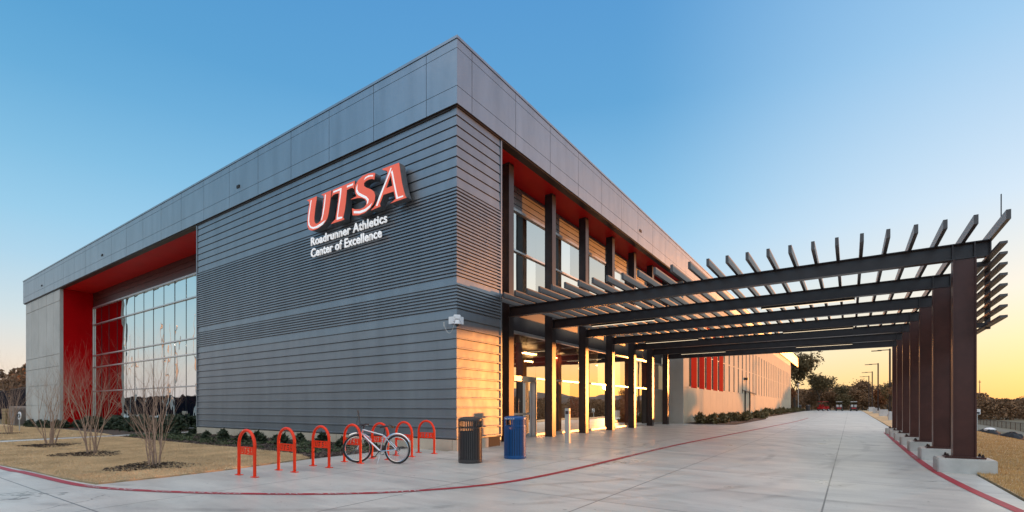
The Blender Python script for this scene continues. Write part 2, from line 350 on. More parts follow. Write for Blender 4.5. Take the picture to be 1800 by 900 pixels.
def sheet(name, poly, off, m, step=1.0, kind='structure', parent=None, thick=0):
    """a flat outline cut on a grid and draped over the ground"""
    bm = bmesh.new(); vs = [bm.verts.new((x, y, 0)) for x, y in poly]; bm.faces.new(vs)
    xs = [p[0] for p in poly]; ys = [p[1] for p in poly]
    def cuts(a, b):
        c = []; v = math.ceil(a/step)*step
        while v < b:
            c.append(v)
            v += step if abs(v) < 40 else step*4
        return c
    for v in cuts(min(xs), max(xs)):
        bmesh.ops.bisect_plane(bm, geom=bm.verts[:]+bm.edges[:]+bm.faces[:], plane_co=(v, 0, 0), plane_no=(1, 0, 0))
    for v in cuts(min(ys), max(ys)):
        bmesh.ops.bisect_plane(bm, geom=bm.verts[:]+bm.edges[:]+bm.faces[:], plane_co=(0, v, 0), plane_no=(0, 1, 0))
    bmesh.ops.triangulate(bm, faces=[f for f in bm.faces if len(f.verts) > 4])
    for v in bm.verts: v.co.z = gz(v.co.x, v.co.y)+off
    if thick:
        be = [e for e in bm.edges if e.is_boundary]
        r = bmesh.ops.extrude_edge_only(bm, edges=be)
        for v in [g for g in r['geom'] if isinstance(g, bmesh.types.BMVert)]: v.co.z -= thick
    bmesh.ops.recalc_face_normals(bm, faces=bm.faces)
    me = bpy.data.meshes.new(name); bm.to_mesh(me); bm.free(); me.materials.append(m)
    if not thick:
        if me.polygons and me.polygons[0].normal.z < 0: me.flip_normals()
    o = bpy.data.objects.new(name, me); COL.objects.link(o)
    if parent: o.parent = parent
    elif kind: o['kind'] = kind
    return o

rng = np.random.default_rng(7); random.seed(7)
def leafmesh(name, P, size, m, parent=None, flat=.0, kind=None, tall=1.0):
    """quads at points P with random orientation"""
    n = len(P); P = np.asarray(P, float)
    a = rng.normal(size=(n, 3)); a[:, 2] *= (1-flat); a /= np.linalg.norm(a, axis=1)[:, None]+1e-9
    b = rng.normal(size=(n, 3)); b = np.cross(a, b); b /= np.linalg.norm(b, axis=1)[:, None]+1e-9
    s = size*(.55+.9*rng.random(n))[:, None]
    V = np.stack([P-a*s, P+b*s*.5, P+a*s*tall, P-b*s*.5], 1).reshape(-1, 3)
    me = bpy.data.meshes.new(name); me.vertices.add(4*n); me.vertices.foreach_set('co', V.ravel())
    me.loops.add(4*n); me.loops.foreach_set('vertex_index', np.arange(4*n)); me.polygons.add(n)
    me.polygons.foreach_set('loop_start', np.arange(0, 4*n, 4)); me.update(calc_edges=True); me.validate()
    me.materials.append(m); o = bpy.data.objects.new(name, me); COL.objects.link(o)
    if parent: o.parent = parent
    if kind: o['kind'] = kind
    return o
def blades(name, P, h, m, lean=.5, w=.006):
    n = len(P); P = np.asarray(P, float)
    th = rng.random(n)*6.283; d = np.stack([np.cos(th), np.sin(th), np.zeros(n)], 1)
    th2 = rng.random(n)*6.283; l = np.stack([np.cos(th2), np.sin(th2), np.zeros(n)], 1)*(lean*h*rng.random(n))[:, None]
    H_ = (h*(.5+.7*rng.random(n)))[:, None]; up = np.array([0, 0, 1.])
    V = np.stack([P-d*w, P+d*w, P+up*H_+l], 1).reshape(-1, 3)
    me = bpy.data.meshes.new(name); me.vertices.add(3*n); me.vertices.foreach_set('co', V.ravel())
    me.loops.add(3*n); me.loops.foreach_set('vertex_index', np.arange(3*n)); me.polygons.add(n)
    me.polygons.foreach_set('loop_start', np.arange(0, 3*n, 3)); me.update(calc_edges=True)
    me.materials.append(m); o = bpy.data.objects.new(name, me); COL.objects.link(o); return o
def inpoly(x, y, poly):
    c = np.zeros(len(x), bool); n = len(poly)
    for i in range(n):
        x1, y1 = poly[i]; x2, y2 = poly[(i+1) % n]
        k = ((y1 > y) != (y2 > y)) & (x < (x2-x1)*(y-y1)/(y2-y1+1e-12)+x1); c ^= k
    return c
def scatter(poly, n, off=0, dens=None):
    xs = [p[0] for p in poly]; ys = [p[1] for p in poly]
    x = rng.uniform(min(xs), max(xs), n); y = rng.uniform(min(ys), max(ys), n); k = inpoly(x, y, poly)
    if dens is not None: k &= rng.random(n) < dens(x, y)
    x, y = x[k], y[k]; zz = np.array([gz(a, b) for a, b in zip(x, y)])+off
    return np.stack([x, y, zz], 1)
def text_mesh(txt, bold=0.0, shear=0, spacing=1.0):
    c = bpy.data.curves.new('t', 'FONT'); c.body = txt; c.size = 1; c.offset = bold; c.shear = shear; c.space_character = spacing
    o = bpy.data.objects.new('t', c); COL.objects.link(o); bpy.context.view_layer.update()
    dg = bpy.context.evaluated_depsgraph_get(); me = bpy.data.meshes.new_from_object(o.evaluated_get(dg))
    bpy.data.objects.remove(o); return me
def text_solid(txt, depth, **k):
    me = text_mesh(txt, **k); bm = bmesh.new(); bm.from_mesh(me)
    bmesh.ops.remove_doubles(bm, verts=bm.verts, dist=1e-5)
    g = bmesh.ops.extrude_face_region(bm, geom=bm.faces[:])
    for v in [q for q in g['geom'] if isinstance(q, bmesh.types.BMVert)]: v.co.z += depth
    bmesh.ops.recalc_face_normals(bm, faces=bm.faces); bm.to_mesh(me); bm.free(); return me

# ================================================================== GROUND
sheet('ground', [(-1200, -900), (1500, -900), (1500, 1900), (-1200, 1900)], -.06, M['soil'], 2.0 if False else 8.0).hide_render = False
XS, YS = -9.4, 10.81          # corner of the clad walls
drive = [(-300, -13), (2.12, -13), (2.12, 9), (2.15, 14.1), (2.2, 41), (2.23, 63), (2.0, 118), (2.0, 134), (-6.3, 134), (-6.3, 121), (-7.2, 107), (-7.2, 60), (-9.6, 60), (-9.6, 10.6), (-11.33, 10.9),
         (-11.33, 8.6), (-11.35, 7.43), (-11.17, 6.17), (-11.02, 5.2), (-11.0, 4.1), (-11.1, 3.0), (-12.5, 2.88), (-14.4, 2.84), (-16.76, 2.71), (-27, 2.7), (-300, 2.7)]
sheet('driveway', drive, 0.0, M['conc'], 1.0)
sheet('entrance_pavement', [(-14, 13.0), (-9.6, 13.0), (-9.6, 34.6), (-14, 34.6)], 0.0, M['conc'], 1.0)
lawnL = [(-27.2, 2.72), (-16.76, 2.73), (-14.4, 2.86), (-12.54, 2.9), (-11.14, 3.04), (-11.03, 4.1), (-11.05, 5.2), (-11.2, 6.17), (-11.4, 7.4), (-12.3, 7.73), (-13.3, 7.85), (-16, 7.92), (-22.4, 7.84), (-27.2, 8.1)]
sheet('lawn', lawnL, .025, M['grass'], .5, thick=.06)
lawnL2 = [(-300, 2.72), (-29.5, 2.72), (-29.5, 8.6), (-32, 9.0), (-45, 10.3), (-60, 10.8), (-300, 11.0)]
sheet('lawn', lawnL2, .025, M['grass'], 1.0, thick=.06)
sheet('path', [(-29.45, 2.7), (-27.25, 2.7), (-27.25, 12.6), (-29.45, 12.6)], 0.004, M['conc'], 1.0)
lawnR = [(2.16, -13), (5.95, -13), (5.95, 135), (2.05, 135), (2.05, 118), (2.28, 63), (2.25, 41), (2.19, 14.1), (2.16, 9)]
sheet('lawn', lawnR, .02, M['grass'], 1.0, thick=.06)
sheet('lawn', [(5.95, -13), (11, -13), (11, 135), (5.95, 135)], .02, M['grass'], 1.0)
sheet('track', [(11, -13), (19.4, -13), (19.4, 180), (11, 180)], -.01, M['gravel'], 1.0)
sheet('sports_field', [(20.6, -13), (35, -13), (35, 95), (20.6, 95)], -.01, M['field'], 2.0)
bedA = [(-27.2, 8.15), (-22.4, 7.88), (-16, 7.96), (-13.3, 7.9), (-12.3, 7.78), (-11.4, 7.47), (-11.37, 8.6), (-11.36, 10.78), (-25.8, 10.78), (-25.8, 12.7), (-27.2, 12.7)]
sheet('planting_bed', bedA, .012, M['mulch'], .5)
bedB = [(-60, 10.85), (-45, 10.35), (-32, 9.05), (-29.5, 8.65), (-29.5, 12.75), (-47.7, 12.75), (-47.7, 10.9)]
sheet('planting_bed', bedB, .012, M['mulch'], 1.0)
bedC = [(-9.38, 34.7), (-8.45, 33.9), (-6.3, 35.5), (-6.3, 50), (-7.3, 58), (-9.38, 58)]
sheet('planting_bed', bedC, .03, M['mulch'], 1.0)
bedD = [(-9.38, 60), (-7.9, 60), (-7.3, 80), (-7.3, 107), (-6.5, 121), (-9.38, 121)]
sheet('planting_bed', bedD, .03, M['mulch'], 1.0)

# red fire lane stripes
def stripe(pts, w, name, segs=6):
    P = [Vector((x, y, 0)) for x, y in pts]; out = []
    for i in range(len(P)-1):
        p0 = P[max(i-1, 0)]; p1 = P[i]; p2 = P[i+1]; p3 = P[min(i+2, len(P)-1)]
        k = max(2, int((p2-p1).length/.4))
        for j in range(k):
            t = j/k; out.append(.5*((2*p1)+(p2-p0)*t+(2*p0-5*p1+4*p2-p3)*t*t+(3*p1-p0-3*p2+p3)*t**3))
    out.append(P[-1]); b = MB(); vs = []; fs = []
    for i, p in enumerate(out):
        d = (out[min(i+1, len(out)-1)]-out[max(i-1, 0)]).normalized(); nrm_ = Vector((-d.y, d.x, 0))
        for sgn in (-1, 1):
            q = p+nrm_*sgn*w/2; vs.append((q.x, q.y, gz(q.x, q.y)+.006))
        if i: fs.append((2*i-2, 2*i, 2*i+1, 2*i-1))
    b.quadlist(vs, fs); o = b.build(name, M['paint']); o['kind'] = 'structure'; return out
lineL = stripe([(-60, 2.45), (-27, 2.5), (-16.14, 2.61), (-14.77, 2.69), (-13.3, 2.74), (-11.94, 2.78), (-11.09, 2.85), (-10.28, 3.02), (-9.35, 3.33), (-8.6, 3.65), (-8.0, 3.94), (-7.02, 4.52), (-6.23, 5.16), (-5.75, 5.76), (-5.35, 6.45), (-5.05, 7.36), (-4.9, 8.9), (-4.86, 10.9), (-4.85, 16.3), (-4.6, 23.9), (-4.3, 33), (-3.75, 47.5), (-3.6, 60)], .135, 'painted_line')
lineR = stripe([(2.05, 7.5), (1.89, 9.14), (1.81, 9.92), (1.67, 11.47), (1.54, 13.79), (1.50, 15.85), (1.5, 19), (1.53, 25), (1.6, 34)], .15, 'painted_line')
# stencilled words on the stripes
def stencil(txt, line, s0, flip, size=.11, vis=1.0):
    me = text_mesh(txt, bold=.01, spacing=1.25); xs = [v.co.x for v in me.vertices]; ln = [line[0]]
    acc = [0]
    for a, b in zip(line, line[1:]): acc.append(acc[-1]+(b-a).length)
    for v in me.vertices:
        s = v.co.x*size*2.0; h = (v.co.y-.35)*size
        s = s0+(s if not flip else -s)
        i = max(0, min(len(acc)-2, next((j for j, q in enumerate(acc) if q > s), len(acc)-1)-1))
        t = (s-acc[i])/(acc[i+1]-acc[i]); p = line[i].lerp(line[i+1], t); d = (line[i+1]-line[i]).normalized(); nn_ = Vector((-d.y, d.x, 0))
        q = p+nn_*(h if not flip else -h); v.co = (q.x, q.y, gz(q.x, q.y)+.0095)
    me.materials.append(M['letter']); o = bpy.data.objects.new('painted_lettering', me); COL.objects.link(o); o['kind'] = 'structure'
acc = 0; idx = {}
for a, b in zip(lineL, lineL[1:]):
    acc += (b-a).length
    for nm, (xx, yy) in dict(a=(-11.2, 2.84), b=(-4.88, 12.6), c=(-16.9, 2.6), d=(-4.1, 38)).items():
        if nm not in idx and (b.x > xx if nm in 'ac' else (b.y > yy and b.x > -6)): idx[nm] = acc
stencil('FIRE  LANE    NO  PARKING    TOW  AWAY  ZONE', lineL, idx['a'], False)
stencil('NO  PARKING    FIRE  LANE', lineL, idx['b'], False)
stencil('NO  PARKING', lineL, idx['c']-1.2, False)
stencil('FIRE  LANE', lineL, idx['d'], False)
acc = 0
for a, b in zip(lineR, lineR[1:]):
    acc += (b-a).length
    if b.y > 9.3: break
stencil('FIRE  LANE', lineR, acc+7.6, False)

# ================================================================== BUILDING
B = thing('sports_building', 'large building in slate metal siding with grey parapet, red recesses and a long precast wing', 'building', (XS, YS, 0))
def bp(mb, name, m, parent=None, **k):
    """build in world coordinates, then hang under the building"""
    o = mb.build(name, m, None, **k)
    par = parent or B
    o.parent = par
    o.matrix_parent_inverse = Matrix.Identity(4)
    base = Vector((XS, YS, 0))
    o.data.transform(Matrix.Translation(-base))
    return o
# --- metal cladding: profile in z, mitred round the corner
def cladding(profile, xl, yr, e0=0.0):
    b = MB(); vs = []; fs = []
    for (d, zz) in profile:      # d = how far proud of the wall plane
        vs += [(xl, YS-d, zz), (XS+d, YS-d, zz), (XS+d, yr, zz)]
    for i in range(len(profile)-1):
        a = 3*i
        fs += [(a, a+1, a+4, a+3), (a+1, a+2, a+5, a+4)]
    b.quadlist(vs, fs); return b
ZC = lambda y: CAMH+(716-y)*14.243/862     # heights measured at the corner
def profile():
    zs = [ZC(186.5), ZC(203.8)]
    y = 203.8
    for k in range(7): y += 18.03; zs.append(ZC(y))
    kinds = ['w']*8
    for k in range(25): zs.append(ZC(330+6.24*(k+1))); kinds.append('f')
    zs.append(ZC(502.5)); kinds.append('w')
    for k in range(7): zs.append(ZC(502.5+5.8*(k+1))); kinds.append('f')
    zs.append(ZC(561)); kinds.append('w')
    y = 561
    for k in range(12): y += 17.63; zs.append(ZC(y)); kinds.append('r')
    pr = []
    for (zt, zb), kd in zip(zip(zs, zs[1:]), kinds):
        h = zt-zb
        if kd == 'w': pr += [(0.0, zt), (.012, zb+.045), (.012, zb+.04), (-.035, zb+.036), (-.035, zb)]
        elif kd == 'f': pr += [(0.0, zt), (.028, zt-.012), (.030, zb+.040), (-.03, zb+.028), (-.03, zb)]
        else: pr += [(0.0, zt), (.0, zb+.075), (.035, zb+.06), (.035, zb+.028), (-.03, zb+.022), (-.03, zb)]
    return pr, zs[-1]
pr, ZB = profile()
XL, YR = -25.79, 12.98
bp(cladding(pr, XL, YR), 'metal_siding', M['siding'], recalc=False)
b = MB()      # solid core behind the siding (dark), open to nothing
b.box(XL+.0, XS-.06, YS+.06, YR-.0, .3, 10.2)
bp(b, 'wall_core', M['siding'])
b = MB(); b.box(XL-.02, XL+.06, YS-.04, YS+2.0, ZB, 10.16); b.box(XS-.10, XS+.03, YR-.02, YR+.05, ZB, 10.16)
bp(b, 'corner_trim', M['siding'])
# vertical seams on the right return
b = MB(); b.box(XL+.02, XS-.01, YS+.01, YR-.01, -.4, ZB-.01); bp(b, 'wall_base', M['dark'])
b = MB(); x = XS-.02
for x0, x1 in [(XL, -22.2), (-22.19, -18.6), (-18.59, -15), (-14.99, -11.4), (-11.39, -9.55)]: b.box(x0, x1, YS-.03, YS+.3, -.4, ZB-.015)
b.box(-9.54, XS+.03, YS-.03, YS+.3, -.4, ZB-.015); b.box(XS-.2, XS+.03, YS+.31, 12.3, -.4, ZB-.015)
bp(b, 'stone_plinth', M['plinth'], bevel=.006)
# --- parapet band
FX, FY = XS+.10, YS-.10
XE, YE = -57.7, 123.6
ZT = 12.1
bands = [(10.16, 10.655, 'a'), (10.67, 11.745, 'b'), (11.76, 12.005, 'c')]
b = MB(); g = .009
left = [FX-.0]; x = FX-1.22
while x > XE: left.append(x); x -= 2.395
left.append(XE)
right = [FY]; y = 11.39
while y < YE: right.append(y); y += 2.325
right.append(YE)
for z0, z1, _ in bands:
    for i, (a, c) in enumerate(zip(left, left[1:])): b.box(c+g, a-(g if i else -.0), FY, FY+.03, z0, z1)
    for i, (a, c) in enumerate(zip(right, right[1:])): b.box(FX-.03, FX, a+(g if i else .031), c-g, z0, z1)
    b.box(XE-.0, XE+.03, FY+.031, FY+6, z0, z1)
    b.box(XE+.031, FX-.031, YE-.03, YE, z0, z1) if False else b.box(FX-8, FX-.031, YE-.03, YE, z0, z1)
bp(b, 'parapet_panels', M['fascia'])
b = MB(); b.box(XE+.04, FX-.04, FY+.04, FY+.9, 10.17, 12.02); b.box(FX-.9, FX-.04, FY+.9, YE-.04, 10.17, 12.02); b.box(XE+.04, XE+.3, FY+.9, FY+6, 10.17, 12.02)
bp(b, 'parapet_backing', M['dark'])
b = MB(); b.box(XE-.02, FX+.02, FY-.02, FY+.5, 12.02, ZT); b.box(FX-.5, FX+.02, FY+.5, YE+.02, 12.02, ZT); b.box(XE-.02, XE+.5, FY+.5, FY+6, 12.02, ZT)
bp(b, 'coping', M['fascia'])
b = MB(); b.box(XE+.5, FX-.5, FY+.5, 45, 11.0, 11.2); b.box(-30, FX-.5, 45, YE-.05, 11.0, 11.2); bp(b, 'roof', M['soffit'])
# soffit edge (dark) and red ceilings, a little higher
b = MB(); b.box(-47.9, XL-.03, FY+.05, FY+.34, 10.12, 10.17); b.box(XE+.04, -47.9, FY+.05, FY+.4, 10.11, 10.17)
b.box(XL-.03, FX-.32, FY+.06, YS+.04, 10.10, 10.17); b.box(FX-.34, FX-.05, FY+.06, YE-.1, 10.12, 10.17)
bp(b, 'soffit_edge', M['soffit'])
YG = 12.79
b = MB(); b.box(-47.8, XL, FY+.345, YG+.1, 10.13, 10.168); bp(b, 'entrance_ceiling', M['redc'])
XG = -10.87
b = MB(); b.box(XG-.1, FX-.345, YR+.05, 34.38, 10.13, 10.168); bp(b, 'porch_ceiling', M['redc'])
b = MB()
for (x, y, ax) in [(-21.7, FY, 0), (-38.5, FY, 0), (-52.0, FY, 0)]: b.box(x-.11, x+.11, y-.03, y+.01, 10.85, 10.97)
for y in (25.7, 72, 112): b.box(FX-.01, FX+.03, y-.13, y+.13, 10.85, 10.97)
bp(b, 'parapet_drain', M['dark'])
# --- left: precast pier with score lines, red return, lobby glass wall
b = MB(); xs_ = [-57.3, -55.5, -53.4, -51.2, -49.3, -47.82]; zz_ = [-.5, 1.55, 3.1, 4.45, 5.35, 9.25, 10.11]
for x0, x1 in zip(xs_, xs_[1:]):
    for z0, z1 in zip(zz_, zz_[1:]): b.box(x0+.02, x1-.02, YS, YS+.2, z0+.02, z1-.02)
b.box(-57.29, -47.83, YS+.04, YS+.5, -.5, 10.11); b.box(-47.83, -47.80, YS+.0, YS+.2, -.5, 10.11); b.box(-57.31, -57.28, YS, YS+6, -.5, 10.11)
bp(b, 'precast_pier', M['precastg'])
b = MB(); b.box(-47.85, -47.79, YS+.201, YG+.05, -.4, 10.12); b.box(-57.2, -47.86, YS+.56, YG+.05, -.4, 10.1); bp(b, 'red_side_wall', M['red'])
gx = [-47.7, -46.1, -44.55, -42.9, -41.24, -39.72, -38.15, -36.6, -35.02, -33.46, -31.92, -30.4, -28.9, -27.4, -25.75]
gzs = [.2, 2.62, 4.45, 5.35, 7.7, 9.0]
b = MB()
for i in range(len(gx)-1):
    for j in range(5):
        cx, cz = (gx[i]+gx[i+1])/2, (gzs[j]+gzs[j+1])/2; n = 5; tx, tz = random.uniform(-.003, .003), random.uniform(-.002, .002); bow = random.uniform(.001, .005)
        vs = []
        for a in range(n+1):
            for c in range(n+1):
                u, v = a/n, c/n; X_ = gx[i]+(gx[i+1]-gx[i])*u; Z_ = gzs[j]+(gzs[j+1]-gzs[j])*v
                vs.append((X_, YG+tx*(X_-cx)+tz*(Z_-cz)+bow*((2*u-1)**2+(2*v-1)**2-1), Z_))
        fs = [(a*(n+1)+c, (a+1)*(n+1)+c, (a+1)*(n+1)+c+1, a*(n+1)+c+1) for a in range(n) for c in range(n)]
        b.quadlist(vs, fs)
lobby = bp(b, 'lobby_window', M['glassL'], smooth=True)
b = MB()
for zc, h in zip(gzs, (.08, .07, .07, .07, .07, .10)): b.box(gx[0]-.08, gx[-1], YG-.09, YG-.01, zc-h/2, zc+h/2)
b.box(gx[0]-.08, gx[0]+.0, YG-.092, YG-.01, .2, 9.0)
o = bp(b, 'frame', M['alu'], lobby)
b = MB()
for x in gx[1:-1]: b.box(x-.008, x+.008, YG-.02, YG-.006, .2, 8.95)
bp(b, 'mullion', M['dark'], lobby)
b = MB()
for z0, z1 in ((9.06, 9.5), (9.52, 9.80), (9.82, 10.12)): b.box(-47.78, XL, YG-.05, YG+.1, z0, z1)
bp(b, 'head_panel', M['steelr'])
# lobby interior
b = MB(); b.box(-48, -25.7, 21, 21.2, 0, 10); b.box(-48.2, -48, YG+.1, 21, 0, 10); b.box(-25.7, -25.5, YG+.1, 21, 0, 10); bp(b, 'interior_wall', M['inter'])
b = MB(); b.box(-48, -25.7, YG+.05, 21, .05, .18); b.box(-48, -25.7, 15.5, 21, 4.6, 4.9); bp(b, 'interior_floor', M['interf'])
b = MB(); b.box(-48, -25.7, YG+.12, 21, 9.1, 9.3); bp(b, 'interior_ceiling', M['interf'])
b = MB()
for x in (-46, -43.6, -41.2): b.box(x-.4, x+.4, 15.0, 15.3, .2, 9.1)
bp(b, 'interior_pier', M['interr'])
b = MB()
for x, y in ((-44.5, 17.6), (-38.2, 16.6), (-34.6, 18.5), (-30.4, 15.6), (-31.6, 18.6), (-29, 19.5)): b.box(x-.6, x+.6, y-.4, y+.4, 7.0 if y < 17 else 6.4, 7.14 if y < 17 else 6.54)
bp(b, 'interior_emitter', M['lamp'])
# --- right: entrance porch glazing behind the steel columns
CY = [14.3+3.07*k for k in range(7)]
b = MB(); b.box(XG-.25, XG-.02, YR+.05, 34.38, 4.40, 5.86); bp(b, 'floor_spandrel', M['steel'])
b = MB()
for z0, z1 in ((9.17, 9.40), (9.41, 9.64), (9.65, 9.88), (9.89, 10.13)):
    for y0, y1 in zip([YR+.05]+[c+1.8 for c in CY[:-1]], [c+1.79 for c in CY[:-1]]+[34.38]): b.box(XG-.2, XG+.02, y0, y1, z0, z1-.02)
bp(b, 'upper_siding_strip', M['siding'])
b = MB(); b.box(XG-.3, XG-.21, YR+.05, 34.38, 9.15, 10.15); b.box(XG-.5, XG-.26, 34.2, 34.38, 0, 10.1); bp(b, 'strip_backing', M['dark'])
b = MB(); b.box(-16, XS-.1, YR-.12, YR+.03, 0, 10.12); bp(b, 'return_wall', M['siding'])
mul = [YR+.12]+[14.31+1.535*k for k in range(0, 13)]+[34.3]
def bay(y0, y1, z0, z1, zm, door=False):
    b = MB(); n = 4
    ys = [y0]+[m for m in mul if y0+.2 < m < y1-.2]+[y1]
    zs = [z0, zm, z1]
    for ya, yb in zip(ys, ys[1:]):
        for za, zb in zip(zs, zs[1:]):
            t1, t2 = random.uniform(-.001, .001), random.uniform(-.001, .001)
            yc, zc = (ya+yb)/2, (za+zb)/2
            b.quadlist([(XG+t1*(q-yc)+t2*(w-zc), q, w) for q, w in ((ya, za), (yb, za), (yb, zb), (ya, zb))], [(0, 1, 2, 3)])
    p = bp(b, 'window', M['glassR'])
    b = MB()
    for zc, h in ((z0, .09), (zm, .07), (z1, .10)): b.box(XG-.02, XG+.09, y0, y1, zc-h/2, zc+h/2)
    bp(b, 'frame', M['alu'], p)
    b = MB()
    for q in ys[1:-1]: b.box(XG-.01, XG+.02, q-.018, q+.018, z0, z1)
    bp(b, 'mullion', M['dark'], p)
ye = [YR+.06]+[c+.15 for c in CY[1:]]+[34.36]
ye = sorted(set(ye))
for y0, y1 in zip(ye, ye[1:]):
    gb = gz(XG, (y0+y1)/2)
    bay(y0, y1, gb+.06, 4.35, 2.6)
    bay(y0, y1, 5.86, 9.15, 7.55)
# entrance door: yellow-lit aluminium portal in the first bay
b = MB(); b.box(XG+.09, XG+.30, 17.0, 17.12, .2, 2.42); b.box(XG+.09, XG+.30, 15.5, 17.12, 2.421, 2.62); b.box(XG+.09, XG+.2, 15.4, 15.499, .2, 2.62)
dr = bp(b, 'door_frame', M['alu'])
b = MB(); b.box(XG+.10, XG+.13, 15.52, 16.98, .25, .34); b.box(XG+.10, XG+.13, 16.90, 16.98, .341, 2.4); b.box(XG+.10, XG+.13, 15.52, 15.6, .341, 2.4); b.box(XG+.10, XG+.13, 15.6, 16.9, 1.1, 1.17)
lf = bp(b, 'door_leaf', M['alu'], dr)
b = MB(); b.tube([(XG+.2, 16.55, .95), (XG+.2, 16.55, 1.75)], .017); b.tube([(XG+.13, 16.55, 1.05), (XG+.2, 16.55, 1.05)], .012); b.tube([(XG+.13, 16.55, 1.65), (XG+.2, 16.55, 1.65)], .012)
bp(b, 'door_handle', M['chrome'], dr)
# interior of the porch side
b = MB(); b.box(-19, -18.8, 13, 34.3, 0, 10); b.box(-18.8, XG-.3, 34.1, 34.3, 0, 10); bp(b, 'interior_wall', M['inter'])
b = MB(); b.box(-18.8, XG-.26, 13, 34.1, .05, .2); b.box(-18.8, XG-.26, 13, 34.1, 4.6, 5.5); b.box(-18.8, XG-.3, 13, 34.1, 9.3, 9.5); bp(b, 'interior_floor', M['interf'])
b = MB()
for y in (15, 18.5, 22, 25.2, 28.5, 31.5):
    b.box(-14.6, -14.3, y, y+1.2, 4.3, 4.36); b.box(-17.0, -16.7, y+.8, y+2.0, 4.3, 4.36)
bp(b, 'interior_emitter', M['warmfill'])  # unseen lamps, added to brighten the rooms behind the entrance glass
b = MB(); b.box(-16, -13, 19.5, 19.7, .2, 4.5); b.box(-16, -13, 25.5, 25.7, .2, 4.5); bp(b, 'interior_partition', M['interr'])
# building columns (I sections)
def Isec(b, x0, x1, y0, y1, z0, z1, t=.025):
    yc = (y0+y1)/2
    b.box(x0, x0+t, y0, y1, z0, z1); b.box(x1-t, x1, y0, y1, z0, z1); b.box(x0+t, x1-t, y0+.045, y0+.045+t*.6, z0, z1) if False else b.box(x0+t, x1-t, yc-t/2, yc+t/2, z0, z1)
for k, cy in enumerate(CY):
    b = MB(); z0 = gz(-10.1, cy)
    b.box(-10.33, -10.305, cy, cy+.3, z0-.05, 10.06); b.box(-10.005, -9.98, cy, cy+.3, z0-.05, 10.06); b.box(-10.305, -10.005, cy+.03, cy+.05, z0-.05, 10.06); b.box(-10.305, -10.005, cy+.25, cy+.27, z0-.05, 10.06)
    b.box(-10.325, -9.985, cy+.005, cy+.295, 10.06, 10.132)
    bp(b, 'steel_column', M['steel'])
# --- precast wing
YW, YWE = 34.38, 108.4
wy = [35.66+2.30*k for k in range(31)]
b = MB(); Wf = XS
zsill, zhead, ztop = 2.82, 7.78, 9.3
pc = [YW]+[w-.25 for w in wy]+[YWE]
for ya, yb in zip(pc, pc[1:]): b.box(Wf-.2, Wf, ya+.012, yb-.012, -.3, zsill-.012)          # lower panels with joints
for i, w in enumerate(wy):
    nx = wy[i+1] if i+1 < len(wy) else YWE-.02
    b.box(Wf-.2, Wf, w+.72, nx, zsill, zhead) if i >= 5 else None
b.box(Wf-.2, Wf, YW, wy[0], zsill, zhead)
for ya, yb in zip(pc[::2], pc[2::2]+[YWE]): b.box(Wf-.2, Wf, ya+.012, yb-.012, zhead, ztop)
wing = bp(b, 'precast_wall', M['precast'])
b = MB(); b.box(Wf-.3, Wf-.201, YW+.02, YWE, -.3, ztop); bp(b, 'wall_backing', M['dark'])
b = MB(); b.box(-10.86, XS-.001, YW-.03, YW-.0, -.2, 10.11)
b.box(-9.72, XS-.003, YW-.045, YW-.031, -.2, 10.11); bp(b, 'grey_return_wall', M['precastg'])
b = MB(); b.box(-30, XS, YWE-.0, YWE+.2, -.2, ztop); bp(b, 'end_wall', M['precast'])
b = MB()
for z0, z1 in ((9.33, 9.58), (9.6, 9.84), (9.86, 10.11)): b.box(Wf-.3, Wf-.06, YW, YWE+.1, z0, z1)
bp(b, 'upper_cladding', M['palepanel'])
for i in range(5):
    b = MB(); b.box(Wf-.2, Wf+.004, wy[i]+.72, wy[i+1]-.02, zsill, zhead); bp(b, 'red_panel', M['red'])
for i, w in enumerate(wy):
    b = MB(); b.quadlist([(Wf-.035, w, zsill), (Wf-.035, w+.72, zsill), (Wf-.035, w+.72, zhead), (Wf-.035, w, zhead)], [(0, 1, 2, 3)])
    p = bp(b, 'window', M['glassd'])
    b = MB(); b.box(Wf-.06, Wf+.012, w, w+.07, zsill, zhead); b.box(Wf-.06, Wf-.02, w+.67, w+.72, zsill, zhead); b.box(Wf-.06, Wf-.01, w+.071, w+.669, zsill, zsill+.06)
    b.box(Wf-.06, Wf-.01, w+.071, w+.669, 5.35, 5.42); b.box(Wf-.06, Wf-.01, w+.071, w+.669, zhead-.06, zhead)
    bp(b, 'frame', M['jamb'], p)
b = MB(); b.tube([(Wf+.09, 58.0, 4.35), (Wf+.09, 58.0, 4.6)], .28, 16); b.tube([(Wf+.08, 58, .4), (Wf+.08, 58, 3.2)], .07, 6); b.tube([(Wf+.08, 61, .4), (Wf+.08, 61, 3.2)], .07, 6); b.tube([(Wf+.08, 56.5, 3.22), (Wf+.08, 65, 3.0)], .05, 6)
bp(b, 'roof_drain_pipe', M['bolt'])

